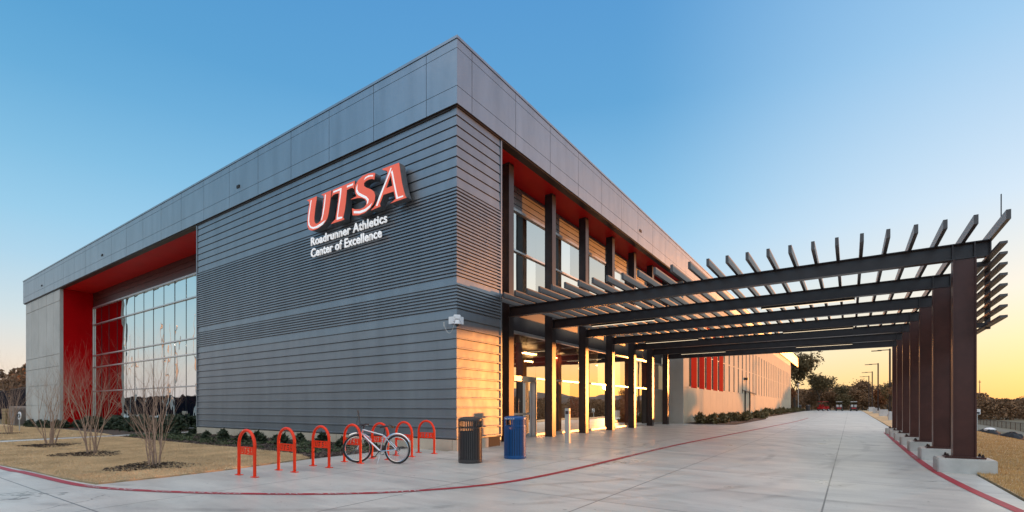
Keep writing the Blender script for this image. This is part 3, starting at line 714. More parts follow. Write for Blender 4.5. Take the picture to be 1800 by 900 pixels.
# ================================================================== PERGOLA
P = thing('pergola', 'steel pergola of brown columns and dark beams reaching from the entrance over the driveway', 'pergola', (2.0, 14.3, 0))
def pp(mb, name, m, parent=None, **k):
    o = mb.build(name, m, None, **k); o.parent = parent or P; o.data.transform(Matrix.Translation((-2.0, -14.3, 0))); return o
PY = [14.2+3.07*k for k in range(7)]
for k, y in enumerate(PY):
    # beam : I section along X
    b = MB(); yc = y+.1
    b.box(-9.97, 2.45, y, y+.2, 4.925, 4.945); b.box(-9.97, 2.45, y, y+.2, 4.60, 4.62); b.box(-9.97, 2.45, y+.09, y+.11, 4.621, 4.924)
    for x in (1.84, 2.195, -9.9): b.box(x-.012, x+.012, y+.004, y+.196, 4.622, 4.923)
    b.box(2.43, 2.452, y+.002, y+.198, 4.621, 4.924)
    pp(b, 'beam', M['steel'])
    b = MB(); zb = .34
    b.box(1.84, 1.865, y-.02, y+.24, zb, 4.595); b.box(2.195, 2.22, y-.02, y+.24, zb, 4.595); b.box(1.865, 2.195, y+.02, y+.04, zb, 4.595); b.box(1.865, 2.195, y+.18, y+.2, zb, 4.595)
    c = pp(b, 'column', M['steelr'])
    b = MB(); b.box(1.70, 2.36, y-.10, y+.32, .305, .34)
    bpl = pp(b, 'base_plate', M['steelr'], c, bevel=.004)
    b = MB()
    for bx in (1.75, 2.31):
        for by in (y-.05, y+.27): b.lathe([(.028, .34), (.028, .37), (.018, .371), (.016, .40)], (bx, by, 0), 8)
    pp(b, 'anchor_bolt', M['bolt'], c)
    b = MB(); z0 = min(gz(2.0, y), 0)
    b.box(1.56, 2.50, y-.28, y+.50, z0-.1, .30)
    pp(b, 'concrete_footing', M['foot'], c, bevel=.02)
    if k in (1, 3, 5):
        for x0, x1 in ((-8.3, -5.8), (-2.35, .12)):
            b = MB(); b.box(x0, x1, y+.215, y+.30, 4.555, 4.66)
            f = pp(b, 'strip_light', M['steel'])
            b = MB(); b.box(x0+.02, x1-.02, y+.222, y+.293, 4.545, 4.553); pp(b, 'lens', M['strip'], f)
    b = MB(); b.box(2.36, 2.445, y+.05, y+.13, 3.06, 4.598); b.box(2.22, 2.36, y+.055, y+.125, 3.10, 3.2); b.box(2.22, 2.36, y+.055, y+.125, 4.40, 4.50)
    pp(b, 'hanger', M['steel'])
for i in range(28):
    x = 2.46-.4495*i; b = MB()
    b.box(x-.034, x+.034, 12.9, 34.0, 4.948, 5.128) if x > -9.4 else b.box(x-.034, x+.034, 13.4, 34.0, 4.948, 5.128)
    pp(b, 'rafter', M['rafter'])
for i in range(8):
    z0 = 4.50-.1985*i; b = MB(); b.box(2.32, 2.43, 12.8, 34.2, z0-.022, z0+.022); pp(b, 'side_louvre', M['rafter'])
b = MB(); b.tube([(2.44, 13.35, 5.12), (2.44, 13.35, 5.58)], .010, 6); pp(b, 'lightning_rod', M['steel'])

# ================================================================== WALL SIGN
def ray(px, py):
    a = (px-900)/F; c, s = math.cos(R(34.5705)), math.sin(R(34.5705))
    return Vector((a*c-s, a*s+c, (716-py)/F))
def onY(px, py, y0):      # measured outline -> true metres on the sign's own plane
    r = ray(px, py); t = y0/r.y; return (r.x*t, CAMH+r.z*t)
YF = 10.44
zu = lambda p: onY(535+p[0]/9, 310+p[1]/9, YF)
zsA = lambda p: onY(615+p[0]/8.182, 280+p[1]/8.182, YF)
LET = {
 'U': (zu, [(38,378),(195,315),(190,380),(170,500),(155,650),(157,715),(172,742),(192,750),(225,735),(255,700),(275,620),(290,500),(308,335),(300,305),(262,292),(425,220),(415,330),(400,450),(380,590),(362,660),(335,710),(290,760),(215,820),(160,848),(110,858),(72,842),(50,790),(45,700),(58,560),(80,430),(72,398)],
   [[(103,382),(118,375),(108,430),(82,620),(76,710),(86,765),(108,795),(145,803),(190,790),(260,745),(340,690),(290,765),(215,812),(140,832),(95,818),(66,770),(60,690),(70,590),(88,480)], [(328,292),(342,288),(335,370),(322,480),(305,590),(280,690),(266,697),(285,620),(300,520),(318,400)]], None),
 'T': (zu, [(450,215),(795,68),(795,130),(783,200),(765,180),(735,182),(672,215),(655,400),(640,520),(612,650),(632,680),(545,712),(420,752),(455,715),(492,675),(515,520),(535,380),(545,265),(490,275),(450,298),(430,330),(440,270)],
   [[(460,238),(590,183),(585,260),(568,380),(550,500),(530,645),(600,638),(600,662),(512,690),(522,600),(540,460),(562,300),(565,222),(460,262)], [(675,152),(775,110),(770,140),(675,178)]], None),
 'S': (zsA, [(345,192),(362,200),(350,292),(320,280),(270,290),(225,315),(200,345),(202,380),(230,405),(300,430),(345,465),(362,520),(355,590),(330,650),(280,710),(210,770),(120,805),(38,805),(32,705),(80,720),(150,715),(205,690),(235,650),(240,610),(215,575),(170,555),(110,555),(10,578),(60,550),(97,530),(80,495),(70,440),(80,370),(120,300),(180,240),(260,205)],
   [[(335,225),(335,247),(290,247),(245,265),(203,302),(225,260),(270,232)], [(112,358),(106,430),(130,478),(180,505),(240,535),(272,575),(265,622),(245,655),(250,600),(232,568),(180,545),(120,515),(90,470),(92,410)], [(320,626),(292,690),(232,745),(150,778),(58,777),(57,745),(140,745),(220,715),(280,670)]], None),
 'A': (zsA, [(460,140),(705,48),(720,150),(750,350),(775,450),(795,525),(815,550),(700,590),(580,635),(625,600),(655,570),(640,500),(630,460),(480,510),(450,590),(430,640),(440,675),(370,705),(300,735),(345,690),(370,650),(440,500),(500,350),(545,190),(530,165),(480,155)],
   [[(588,122),(601,125),(578,200),(505,380),(448,540),(398,670),(378,670),(420,540),(490,370),(560,200)], [(592,187),(612,158),(622,200),(650,350),(680,500),(692,545),(768,518),(768,541),(672,572),(655,480),(625,330),(603,215)]], [(585,235),(520,418),(612,380)]),
}
SG = thing('wall_sign', 'raised coral letters UTSA above two lines of white lettering on the slate wall', 'sign', (-13, YF, 7))
def poly_solid(poly, hole, y0, y1, name, m, parent):
    c = bpy.data.curves.new('c', 'CURVE'); c.dimensions = '2D'; c.fill_mode = 'BOTH'
    for pl in [poly]+([hole] if hole else []):
        s = c.splines.new('POLY'); s.points.add(len(pl)-1); s.use_cyclic_u = True
        for q, (u, v) in zip(s.points, pl): q.co = (u, v, 0, 1)
    c.extrude = abs(y1-y0)/2
    o = bpy.data.objects.new('c', c); COL.objects.link(o); bpy.context.view_layer.update()
    me = bpy.data.meshes.new_from_object(o.evaluated_get(bpy.context.evaluated_depsgraph_get())); bpy.data.objects.remove(o)
    ym = (y0+y1)/2
    for v in me.vertices: v.co = (v.co.x+13, ym-v.co.z-YF, v.co.y-7)
    me.name = name; me.materials.clear(); me.materials.append(m); ob = bpy.data.objects.new(name, me); COL.objects.link(ob); ob.parent = parent; return ob
for ch, (fn_, out, whites, hole) in LET.items():
    pl = [fn_(p) for p in out]; hl = [fn_(p) for p in hole] if hole else None
    ret = poly_solid(pl, hl, YF+.012, YF+.25, 'letter', M['signside'], SG)
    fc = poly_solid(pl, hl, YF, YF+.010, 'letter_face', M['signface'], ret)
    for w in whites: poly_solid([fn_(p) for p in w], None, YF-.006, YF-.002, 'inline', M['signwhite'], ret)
def sign_line(txt, pl, pr_, capL, name):
    y0 = 10.62
    (xa, za), (xb, zb) = onY(*pl, y0), onY(*pr_, y0); (xc, zc) = onY(*capL, y0)
    me = text_solid(txt, .03, bold=.017, spacing=1.06); xs = [v.co.x for v in me.vertices]; mn, mx = min(xs), max(xs)
    sx_ = (xb-xa)/(mx-mn); sz_ = (zc-za)/.70
    for v in me.vertices:
        q = v.co.copy(); v.co = (xa+(q.x-mn)*sx_+13, y0-q.z-YF+.0, za+q.y*sz_-7)
    me.flip_normals(); me.materials.clear(); me.materials.append(M['signwhite']); o = bpy.data.objects.new(name, me); COL.objects.link(o); o.parent = SG
    sh = MB()
sign_line('Roadrunner Athletics', (547.5, 432.5), (681, 391.5), (547.5, 418.5), 'lettering')
sign_line('Center of Excellence', (547.5, 453), (671.5, 417), (547.5, 438.5), 'lettering')
b = MB()
for (pa, pb) in (((548, 429), (680, 389)), ((548, 450), (671, 415))):
    (xa, za), (xb, zb) = onY(*pa, 10.7), onY(*pb, 10.7); b.box(xa+13, xb+13, 10.64-YF, 10.72-YF, za-7+.02, za-7+.07)
o = b.build('mounting_rail', M['signside'], SG)

# security camera
sc = thing('security_camera', 'white dome security camera on a corner bracket with a looping cable at the building corner', 'camera', (XS+.05, YS-.05, 3.9))
b = MB(); b.box(-.46, .02, -.06, -.02, -.12, .22); b.box(.0, .06, -.0, .42, -.12, .22); sc.scale = (.62, .62, .62); b.build('bracket', M['white'], sc, bevel=.005)
mm = Matrix.Translation((.06, -.06, .08)) @ Matrix.Rotation(R(45), 4, 'Z')
b = MB(); b.box(-.16, .16, -.14, .14, -.14, .17, mm); b.box(-.10, .10, -.30, -.1401, -.06, .10, mm); b.build('housing', M['white'], sc, bevel=.02)
b = MB(); c0 = mm @ Vector((0, -.24, 0)); b.lathe([(.085, -.02), (.13, -.16), (.135, -.2), (.125, -.215)], (c0.x, c0.y, 0), 20); b.build('shroud', M['white'], sc, smooth=True)
b = MB(); b.lathe([(.10, -.217), (.095, -.26), (.06, -.305), (.01, -.32)], (c0.x, c0.y, 0), 20); b.build('dome', M['black'], sc, smooth=True)
b = MB(); pts = [Vector((-.02-(.72)*t, -.10+.02*t, .05-.62*math.sin(math.pi*min(1, t*1.0))**.75*(1-.25*t)-.12*t)) for t in [k/16 for k in range(17)]]
b.tube(pts, .013, 6); b.tube([(-.74, -.07, -.20), (-.74, -.07, .0)], .03, 8); b.build('cable', M['galv'], sc, smooth=True)

# ================================================================== BIKE RACKS
def plate_cut(w, h, t):
    c = bpy.data.curves.new('c', 'CURVE'); c.dimensions = '2D'; c.fill_mode = 'BOTH'
    pls = [[(-w/2, -h/2), (w/2, -h/2), (w/2, h/2), (-w/2, h/2)]]
    x = -w*.40; lw = w*.185
    for ch in 'UTSA':
        fn_, out, wh, hole = LET[ch]; o_ = [fn_(p) for p in out]; u0 = min(p[0] for p in o_); u1 = max(p[0] for p in o_); v0 = min(p[1] for p in o_); v1 = max(p[1] for p in o_)
        f = lambda q: [(x+(a-u0)/(u1-u0)*lw, (-.5+(d_-v0)/(v1-v0))*h*.72) for a, d_ in q]
        pls.append(f(o_))
        if hole: pls.append(f([fn_(p) for p in hole]))
        x += w*.205
    for pl in pls:
        s_ = c.splines.new('POLY'); s_.points.add(len(pl)-1); s_.use_cyclic_u = True
        for q, (u, v) in zip(s_.points, pl): q.co = (u, v, 0, 1)
    c.extrude = t/2
    o = bpy.data.objects.new('c', c); COL.objects.link(o); bpy.context.view_layer.update()
    me = bpy.data.meshes.new_from_object(o.evaluated_get(bpy.context.evaluated_depsgraph_get())); bpy.data.objects.remove(o)
    for v in me.vertices: v.co = (v.co.x, -v.co.z, v.co.y)
    me.materials.clear(); me.materials.append(M['rack']); o = bpy.data.objects.new('sign_panel', me); COL.objects.link(o); return o
def make_rack():
    t = thing('bike_rack', '-', 'bike rack', group='orange-red bike racks beside the wall')
    w = .60/2; b = MB(); pts = [(-w, 0, .0), (-w, 0, .58)]
    for k in range(0, 15):
        a = math.pi-math.pi*k/14; pts.append((w*math.cos(a), 0, .60+.30*math.sin(a)))
    pts += [(w, 0, .58), (w, 0, 0)]
    b.tube(pts, .030, 12); b.build('hoop', M['rack'], t, smooth=True)
    pl = plate_cut(.54, .155, .012); pl.location = (0, 0, .50); pl.parent = t
    for sx_ in (-1, 1):
        b = MB(); b.box(sx_*w-.085, sx_*w+.085, -.045, .045, 0, .012)
        f = b.build('foot_plate', M['rack'], t, bevel=.002)
        b = MB()
        for q in (-.06, .06): b.lathe([(.014, .012), (.014, .022), (.006, .026)], (sx_*w+q, 0, 0), 8)
        b.build('bolt', M['chrome'], f)
    b = MB(); b.lathe([(.0315, .14), (.0315, .20)], (-w, 0, 0), 12); s = b.build('sticker', M['white'], t); return t
rk = [(-9.80, 5.15), (-9.83, 6.05), (-9.86, 6.95), (-9.93, 7.92), (-9.98, 8.88), (-10.02, 9.80), (-10.08, 10.8)]
rl = ['orange-red hoop bike rack nearest the camera, first of the row at the lawn edge', 'second orange-red bike rack from the left, standing by the lawn corner', 'third orange-red bike rack from the left, in front of the mulch bed',
      'fourth orange-red bike rack from the left, in front of the bicycle front wheel', 'fifth orange-red bike rack from the left, behind the middle of the bicycle', 'sixth orange-red bike rack from the left, behind the bicycle rear wheel', 'rightmost orange-red bike rack, nearest the building corner']
r0 = make_rack(); racks = []
# the measured feet: ground contact points, drawn in by the rise of the pavement
feet = [((-10.39, 5.15), (-9.81, 5.15)), ((-10.5, 6.06), (-9.84, 6.03)), ((-10.57, 6.96), (-9.96, 6.96)), ((-10.68, 7.94), (-10.07, 7.92)), ((-10.8, 8.92), (-10.14, 8.87)), ((-10.89, 9.85), (-10.16, 9.78)), ((-10.98, 10.85), (-10.3, 10.82))]
for i, (fa, fb) in enumerate(feet):
    cx, cy = (fa[0]+fb[0])/2, (fa[1]+fb[1])/2
    k = 1
    for _ in range(8): zc = gz(cx*k, cy*k); k = (CAMH-zc)/CAMH
    r = r0 if i == 0 else copy_tree(r0)
    r.location = (cx*k, cy*k, gz(cx*k, cy*k)+.002); relabel(r, rl[i]); racks.append(r)
    if i in (0, 6, 3): 
        for ch in r.children:
            if ch.name.startswith('sticker') and i == 0: bpy.data.objects.remove(ch); break

# ================================================================== BICYCLE
def make_bike():
    rear = Vector((-9.29, 8.44, 0)); front = Vector((-10.39, 8.08, 0)); zc = gz(-9.3, 8.3); k = (CAMH-zc)/CAMH
    rear *= k; front *= k; d = (front-rear).normalized(); ang = math.atan2(d.y, d.x)
    t = thing('bicycle', 'silver city bicycle with grey mudguards and brown saddle leaning on its kickstand among the racks', 'bicycle', (rear.x, rear.y, gz(rear.x, rear.y)), ang)
    R_ = .335; wb = 1.07
    def wheel(parent, c, ax, name='wheel'):
        w = bpy.data.objects.new(name, None) if False else None
        b = MB(); b.torus(c, R_-.018, .021, ax, 44, 8); ty = b.build('wheel', M['rubber'], parent, smooth=True)
        b = MB(); b.torus(c, R_-.048, .012, ax, 40, 6); b.build('rim', M['chrome'], ty, smooth=True)
        a = Vector(ax).normalized(); u = Vector((0, 0, 1)); v = a.cross(u).normalized(); b = MB()
        for q in range(28):
            th = 2*math.pi*q/28; e = Vector(c)+(u*math.sin(th)+v*math.cos(th))*(R_-.05); s_ = Vector(c)+a*(.025 if q % 2 else -.025)+(u*math.sin(th+.5)+v*math.cos(th+.5))*.02
            b.tube([s_, e], .0016, 4, cap=False)
        b.build('spokes', M['chrome'], ty)
        b = MB(); b.tube([Vector(c)-a*.05, Vector(c)+a*.05], .022, 10); b.build('hub', M['chrome'], ty, smooth=True)
    wheel(t, (0, 0, R_), (0, 1, 0))
    sa = R(32); sdir = Vector((math.cos(sa), math.sin(sa), 0))   # steering direction
    ax_f = (-math.sin(sa), math.cos(sa), 0); fc = Vector((wb-.03, .03, R_))
    wheel(t, tuple(fc), ax_f)
    H1, H2 = Vector((.90, 0, .80)), Vector((.94, 0, .68)); BB = Vector((.44, 0, .28)); SC = Vector((.36, 0, .66)); RA = Vector((0, 0, R_))
    b = MB(); b.tube([H1, H2], .022); b.tube([H1-Vector((.01, 0, .02)), SC], .018); b.tube([H2, BB], .023); b.tube([BB, SC], .018)
    for s in (-1, 1):
        o_ = Vector((0, s*.055, 0)); b.tube([BB+o_*.4, RA+o_], .011); b.tube([SC+o_*.3, RA+o_], .010)
    b.build('frame', M['bikealu'], t, smooth=True)
    b = MB(); av = Vector(ax_f)
    for s in (-1, 1): b.tube([H2+av*s*.045, H2+av*s*.05+Vector((.03, 0, -.08)), fc+av*s*.05], .014)
    b.tube([H2-av*.05, H2+av*.05], .02); b.build('fork', M['bikealu'], t, smooth=True)
    b = MB(); b.torus((0, 0, R_), R_+.03, .022, (0, 1, 0), 20, 6, R(25), R(150)); b.build('mudguard', M['bikealu'], t, smooth=True)
    b = MB(); b.torus(tuple(fc), R_+.03, .022, ax_f, 18, 6, R(60), R(150)); b.build('mudguard', M['bikealu'], t, smooth=True)
    b = MB(); b.tube([SC-Vector((0, 0, .02)), SC+Vector((-.04, 0, .16))], .013); b.build('seat_post', M['black'], t)
    b = MB(); q = [(-.20, .075, .0), (-.14, .085, .025), (-.05, .06, .02), (.03, .028, .01), (.11, .020, .0), (.13, .008, -.01)]; n = 10
    vs = []; fs = []
    for i, (x, w, h) in enumerate(q):
        for j in range(n):
            a = 2*math.pi*j/n; vs.append((SC.x-.04+x, w*math.cos(a), SC.z+.19+h+.03*math.sin(a)*(1 if math.sin(a) > 0 else .8)))
        if i: fs += [((i-1)*n+j, (i-1)*n+(j+1)%n, i*n+(j+1)%n, i*n+j) for j in range(n)]
    fs += [tuple(range(n))[::-1], tuple((len(q)-1)*n+j for j in range(n))]
    b.quadlist(vs, fs); b.build('saddle', M['leather'], t, smooth=True)
    # stem and bars
    st = H1+Vector((-.02, 0, .07)); fw = sdir; bc = st+fw*.07+Vector((0, 0, .04)); sb = R(62); bd = Vector((-math.sin(sb)*-1, math.cos(sb)*-1, 0)); 
    lat = Vector((math.cos(R(20)), -math.sin(R(20)), 0))
    b = MB(); b.tube([H1, st, bc], .018); b.build('stem', M['black'], t, smooth=True)
    G1 = bc+lat*.20+Vector((-.0, -.10, .26)); G2 = bc-lat*.24+Vector((0, .06, .01))
    b = MB(); b.tube([G1, bc+lat*.12+Vector((0, -.05, .09)), bc+lat*.04, bc-lat*.08+Vector((0, 0, -.005)), G2], .018, 8); hb = b.build('handlebar', M['black'], t, smooth=True)
    b = MB(); b.tube([G1+(G1-bc).normalized()*.09, G1-(G1-bc).normalized()*.02], .018); b.build('grip', M['leather'], hb)
    b = MB(); b.tube([G2-lat*.09, G2+lat*.03], .018); b.build('grip', M['leather'], hb)
    b = MB(); b.tube([G1-(G1-bc).normalized()*.05, G1+Vector((.07, -.03, -.06))], .008, 6); b.tube([G2+lat*.05, G2+Vector((.02, -.09, -.04))], .008, 6); b.build('brake_lever', M['chrome'], hb)
    b = MB(); b.tube([G1-(G1-bc).normalized()*.05, G1+Vector((.05, 0, -.25)), H2+Vector((.12, .02, -.02)), H2+Vector((.02, 0, -.02))], .004, 5); b.tube([G2+lat*.05, G2+Vector((.22, -.03, -.12)), H2+Vector((.1, 0, .05)), H2], .004, 5); b.build('brake_cable', M['black'], t)
    b = MB(); b.torus(tuple(BB+Vector((0, -.05, 0))), .085, .006, (0, 1, 0), 24, 6); b.tube([BB+Vector((0, -.07, 0)), BB+Vector((0, .07, 0))], .018)
    for s in (-1, 1):
        e = BB+Vector((s*.10, s*.075, -s*.12)); b.tube([BB+Vector((0, s*.07, 0)), e], .010, 6); b.box(e.x-.045, e.x+.045, e.y-.0 if s > 0 else e.y-.08, e.y+.08 if s > 0 else e.y, e.z-.012, e.z+.012)
    b.build('crankset', M['black'], t)
    b = MB(); b.torus((0, -.045, R_), .045, .012, (0, 1, 0), 16, 6); b.tube([(0.01, -.05, R_+.045), (BB.x, -.05, BB.z+.088)], .004, 4); b.tube([(0.01, -.05, R_-.045), (-.01, -.05, R_-.11), (BB.x, -.05, BB.z-.088)], .004, 4); b.build('chain', M['black'], t)
    b = MB(); b.tube([BB+Vector((-.02, .02, -.02)), (.42, .16, .005)], .009, 6); b.build('kickstand', M['chrome'], t)
    return t
make_bike()

# ================================================================== BINS, BOLLARD
def slat_bin(name, label, cat, m, x, y, zg, r, h, opening):
    t = thing(name, label, cat, (x, y, zg))
    b = MB(); b.lathe([(r*.97, 0), (r*1.0, .02), (r*1.0, .075), (r*.96, .08)], n=32); b.build('base_ring', m, t, smooth=True)
    b = MB(); b.lathe([(r*1.0, h-.08), (r*1.01, h-.06), (r*1.0, h-.03), (r*.9, h-.005), (r*.55, h+.012), (r*.2, h+.018)], n=32); b.build('lid', m, t, smooth=True)
    b = MB(); b.lathe([(r*.86, .04), (r*.86, h*.70)], n=24); b.build('liner', M['rubber'], t, smooth=True)
    b = MB(); n = 40
    for k in range(n):
        a = 2*math.pi*k/n; f = math.degrees(a) % 360
        top = h-.06
        inop = any(abs((f-o+180) % 360-180) < w for o, w in opening)
        if inop: top = h*.78
        mt = Matrix.Rotation(a, 4, 'Z'); b.box(r*.965, r*.985, -.013, .013, .06, top, mt)
    b.build('slats', m, t)
    b = MB()
    prof = [(r*1.0, h*.77), (r*1.0, h*.79), (r*.93, h*.79), (r*.93, h*.77)]
    b.lathe(prof, n=32); b.build('rim_band', m, t, smooth=True)
    return t
face = math.degrees(math.atan2(-9.3, 7.4))
p = Vector((-8.0, 9.68, 0)); zc = .0
def gp_fix(x, y):
    k = 1
    for _ in range(8): k = (CAMH-gz(x*k, y*k))/CAMH
    return x*k, y*k, gz(x*k, y*k)
X1, Y1, Z1 = -7.42, 9.02, gz(-7.4, 9.0)
slat_bin('litter_bin', 'charcoal slatted round litter bin standing in front of the building corner', 'litter bin', M['bindark'], X1, Y1, Z1, .285, 1.06, [(face+55, 22), (face-50, 18)])
rb = slat_bin('recycling_bin', 'blue slatted round recycling bin with white lettering near the entrance', 'recycling bin', M['binblue'], -7.02, 10.32, gz(-7, 10.3), .283, 1.06, [(face-42, 20), (face+60, 8)])
me = text_solid('RECYCLE', .004, bold=.01); xs = [v.co.x for v in me.vertices]; w = max(xs)-min(xs)
for v in me.vertices:
    q = v.co.copy(); a = R(face-38)+ (q.x/w-.5)*1.05; rr_ = .288+q.z; v.co = (rr_*math.cos(a), rr_*math.sin(a), 1.06-.068+q.y*.052)
me.materials.clear(); me.materials.append(M['white']); o = bpy.data.objects.new('lettering', me); COL.objects.link(o); o.parent = rb
b = MB(); bx, by, bz = -8.02, 15.02, gz(-8, 15)
t = thing('door_opener_post', 'slim pale metal push-button post standing on the pavement before the entrance glass', 'bollard', (bx, by, bz), R(8))
b.box(-.075, .075, -.075, .075, 0, 1.20); b.build('post', M['galv'], t, bevel=.006)
b = MB(); b.box(-.08, .08, -.08, .08, -.0, .015); b.build('base_plate', M['galv'], t)
b = MB(); b.box(.0755, .084, -.05, .05, 1.0, 1.11); b.box(-.05, .05, -.084, -.0755, 1.0, 1.11); b.build('push_button', M['bindark'], t)

# ================================================================== PLANTS
def myrtle(x, y, h, seed, label, spread=1.0):
    t = thing('crape_myrtle', label, 'tree', (x, y, gz(x, y)+.02), group='bare multi-stem trees on the lawn')
    rnd = random.Random(seed); b = MB(); tw = MB()
    def grow(p, d, r, ln, lev):
        pts = [p]; rr = [r]; n = 4; q = p.copy(); dd = d.copy()
        for i in range(n):
            dd = (dd+Vector((rnd.gauss(0, .09), rnd.gauss(0, .09), rnd.gauss(.04, .05)))).normalized(); q = q+dd*ln/n; pts.append(q.copy()); rr.append(r*(1-.42*(i+1)/n))
        (b if lev < 3 else tw).tube(pts, rr, 6 if lev < 2 else (4 if lev < 3 else 3), cap=False)
        if lev < 5:
            kids = (3 if lev else 3) if lev < 2 else (rnd.choice((2, 3, 3)) if lev < 4 else 2)
            for c in range(kids):
                k = n if c == 0 else rnd.randint(1, n); a = rnd.uniform(0, 6.28); sp = rnd.uniform(.24, .5) if c else .14
                nd = (dd+Vector((math.cos(a)*sp, math.sin(a)*sp, .05))).normalized()
                grow(pts[k], nd, rr[k]*(.80 if c == 0 else .58), ln*rnd.uniform(.62, .85), lev+1)
    ns = rnd.randint(7, 9)
    for s in range(ns):
        a = 6.28*s/ns+rnd.uniform(-.3, .3); sp = rnd.uniform(.18, .42)*spread
        grow(Vector((math.cos(a)*.10, math.sin(a)*.10, -.03)), Vector((math.cos(a)*sp, math.sin(a)*sp, 1)).normalized(), rnd.uniform(.013, .022), h*.36, 0)
    tr = b.build('stems', M['bark'], t, smooth=True); tw.build('twigs', M['bark'], t)
    return t
def mulch_ring(x, y, r):
    n = 900; a = rng.random(n)*6.28; q = r*np.sqrt(rng.random(n))*(1+.25*np.sin(a*3+x)); P_ = np.stack([x+q*np.cos(a)*1.3, y+q*np.sin(a), np.array([gz(x, y)]*n)+.03+.05*rng.random(n)*(1-q/(r*1.3))], 1)
    o = leafmesh('mulch', P_, .035, M['mulch'], flat=.6, kind='stuff'); tag(o, 'dark bark mulch scattered round the foot of a bare tree', 'mulch')
mt = [(-13.03, 4.56, 2.65, 3, 'bare multi-stem tree nearest the bike racks, largest of the row on the dry lawn'), (-17.8, 4.71, 2.95, 11, 'bare multi-stem tree in front of the red wall'), (-22.9, 4.95, 2.8, 23, 'bare multi-stem tree in front of the pale concrete pier'), (-38.5, 6.6, 3.9, 31, 'bare multi-stem tree at the far left edge before the dark fence')]
for x, y, h, sd_, lb in mt: myrtle(x, y, h, sd_, lb, .52); mulch_ring(x, y, .75)

# dormant grass blades
dn = lambda x, y: np.clip(14/np.hypot(x, y), .0, 1)**1.5
o = blades('grass', scatter(lawnL, 170000, .02, dn), .045, M['blade']); tag(o, 'short dormant tan grass on the lawn beside the bike racks', 'grass', kind='stuff')
o = blades('grass', scatter([(2.17, 8), (6.3, 8), (6.3, 40), (2.2, 40)], 200000, .02, lambda x, y: np.clip(12/np.hypot(x, y), 0, 1)**1.3), .05, M['blade2']); tag(o, 'short golden dormant grass on the bank right of the columns', 'grass', kind='stuff')
o = blades('grass', scatter([(-60, 2.75), (-29.6, 2.75), (-29.6, 8.5), (-45, 10), (-60, 10.5)], 50000, .02), .06, M['blade'], w=.012); tag(o, 'short dormant tan grass on the far lawn beyond the path', 'grass', kind='stuff')
# mulch chips and ground cover in the bed by the wall
Pb = scatter(bedA, 26000, .03); o = leafmesh('mulch', Pb, .035, M['chips'], flat=.5, kind='stuff'); tag(o, 'grey brown wood mulch spread over the planting bed by the slate wall', 'mulch')
Pc = []
for _ in range(190):
    x, y = random.uniform(-26.5, -11.6), random.uniform(8.1, 9.9)
    if random.random() < .3: continue
    n = 46; r = random.uniform(.12, .3); a = rng.random(n)*6.28; q = r*np.sqrt(rng.random(n)); Pc.append(np.stack([x+q*np.cos(a)*1.4, y+q*np.sin(a), gz(x, y)+.03+rng.random(n)*random.uniform(.05, .14)], 1))
Pc = np.concatenate(Pc); k = inpoly(Pc[:, 0], Pc[:, 1], bedA); o = leafmesh('ground_cover', Pc[k], .035, M['cover'], kind='stuff'); tag(o, 'low patchy green ground cover in the bed by the slate wall', 'ground cover')
def shrub(x, y, r, h, m, label, group, n=260, name='shrub', ls=.05):
    t = thing(name, label, 'shrub', (x, y, gz(x, y)), group=group)
    n = int(n); a = rng.random(n)*6.283; e = rng.random(n)**.6; rad = r*(.35+.65*rng.random(n))
    th = e*1.45; spk = 1+.25*np.sin(a*5+x*3)
    Px = np.stack([rad*np.cos(a)*np.cos(th)*spk, rad*np.sin(a)*np.cos(th)*spk, h*np.sin(th)*(.4+.6*rng.random(n))+.02], 1)
    leafmesh('foliage', Px, ls, m, t, tall=1.9)
    b = MB()
    for q in range(5):
        aa = q*1.26; b.tube([(0, 0, -.02), (r*.4*math.cos(aa), r*.4*math.sin(aa), h*.5), (r*.7*math.cos(aa), r*.7*math.sin(aa), h*.8)], [.012, .008, .003], 4, cap=False)
    b.build('stems', M['bark2'], t); return t
def shrub_copy(src, x, y, s, rz, label):
    c = copy_tree(src); c.location = (x, y, gz(x, y)); c.scale = (s, s, s*random.uniform(.85, 1.15)); c.rotation_euler = (0, 0, rz); relabel(c, label); return c
sl_ = 'small spiky dark evergreen shrub in the mulch bed along the slate wall'; sg_ = 'evergreen shrubs along the slate wall'
s0 = shrub(-12.2, 9.95, .24, .34, M['shrub'], sl_, sg_, 420, ls=.045)
x = -12.9
i = 0
while x > -26.8:
    y = 10.1+random.uniform(-.15, .15) if i % 2 else 9.35+random.uniform(-.3, .2)
    shrub_copy(s0, x, y, random.uniform(.75, 1.1), random.uniform(0, 6.28), sl_); x -= random.uniform(.5, .85); i += 1
sl2 = 'dark rounded shrub in the bed at the foot of the lobby glass'; s1 = shrub(-31, 11.6, .5, .6, M['shrub'], sl2, 'shrubs under the lobby glass', 420, ls=.08)
for k in range(44):
    x = random.uniform(-47.3, -29.9) if k % 4 else random.uniform(-27, -26); shrub_copy(s1, x, random.uniform(11.4, 12.45), random.uniform(.9, 1.45), random.uniform(0, 6.28), sl2)
for k in range(26):
    x = random.uniform(-56, -30); y = random.uniform(10.2 if x > -45 else 10.6, 12.2 if x > -47 else 10.75); shrub_copy(s1, x, y, random.uniform(.7, 1.1), random.uniform(0, 6.28), sl2)
sl3 = 'low olive brown shrub in the planting bed along the precast wing'; s2 = shrub(-8.4, 34.9, .42, .5, M['olive'], sl3, 'shrubs along the precast wing', 260, ls=.085)
for k in range(46):
    y = 35.2+(k/46)**1.2*23; x = random.uniform(-9.0, -6.8); shrub_copy(s2, x, y, random.uniform(.7, 1.2), random.uniform(0, 6.28), sl3)
for k in range(40):
    y = 61+k*1.45; x = random.uniform(-9.0, -7.8); shrub_copy(s2, x, y, random.uniform(.9, 1.4), random.uniform(0, 6.28), sl3)

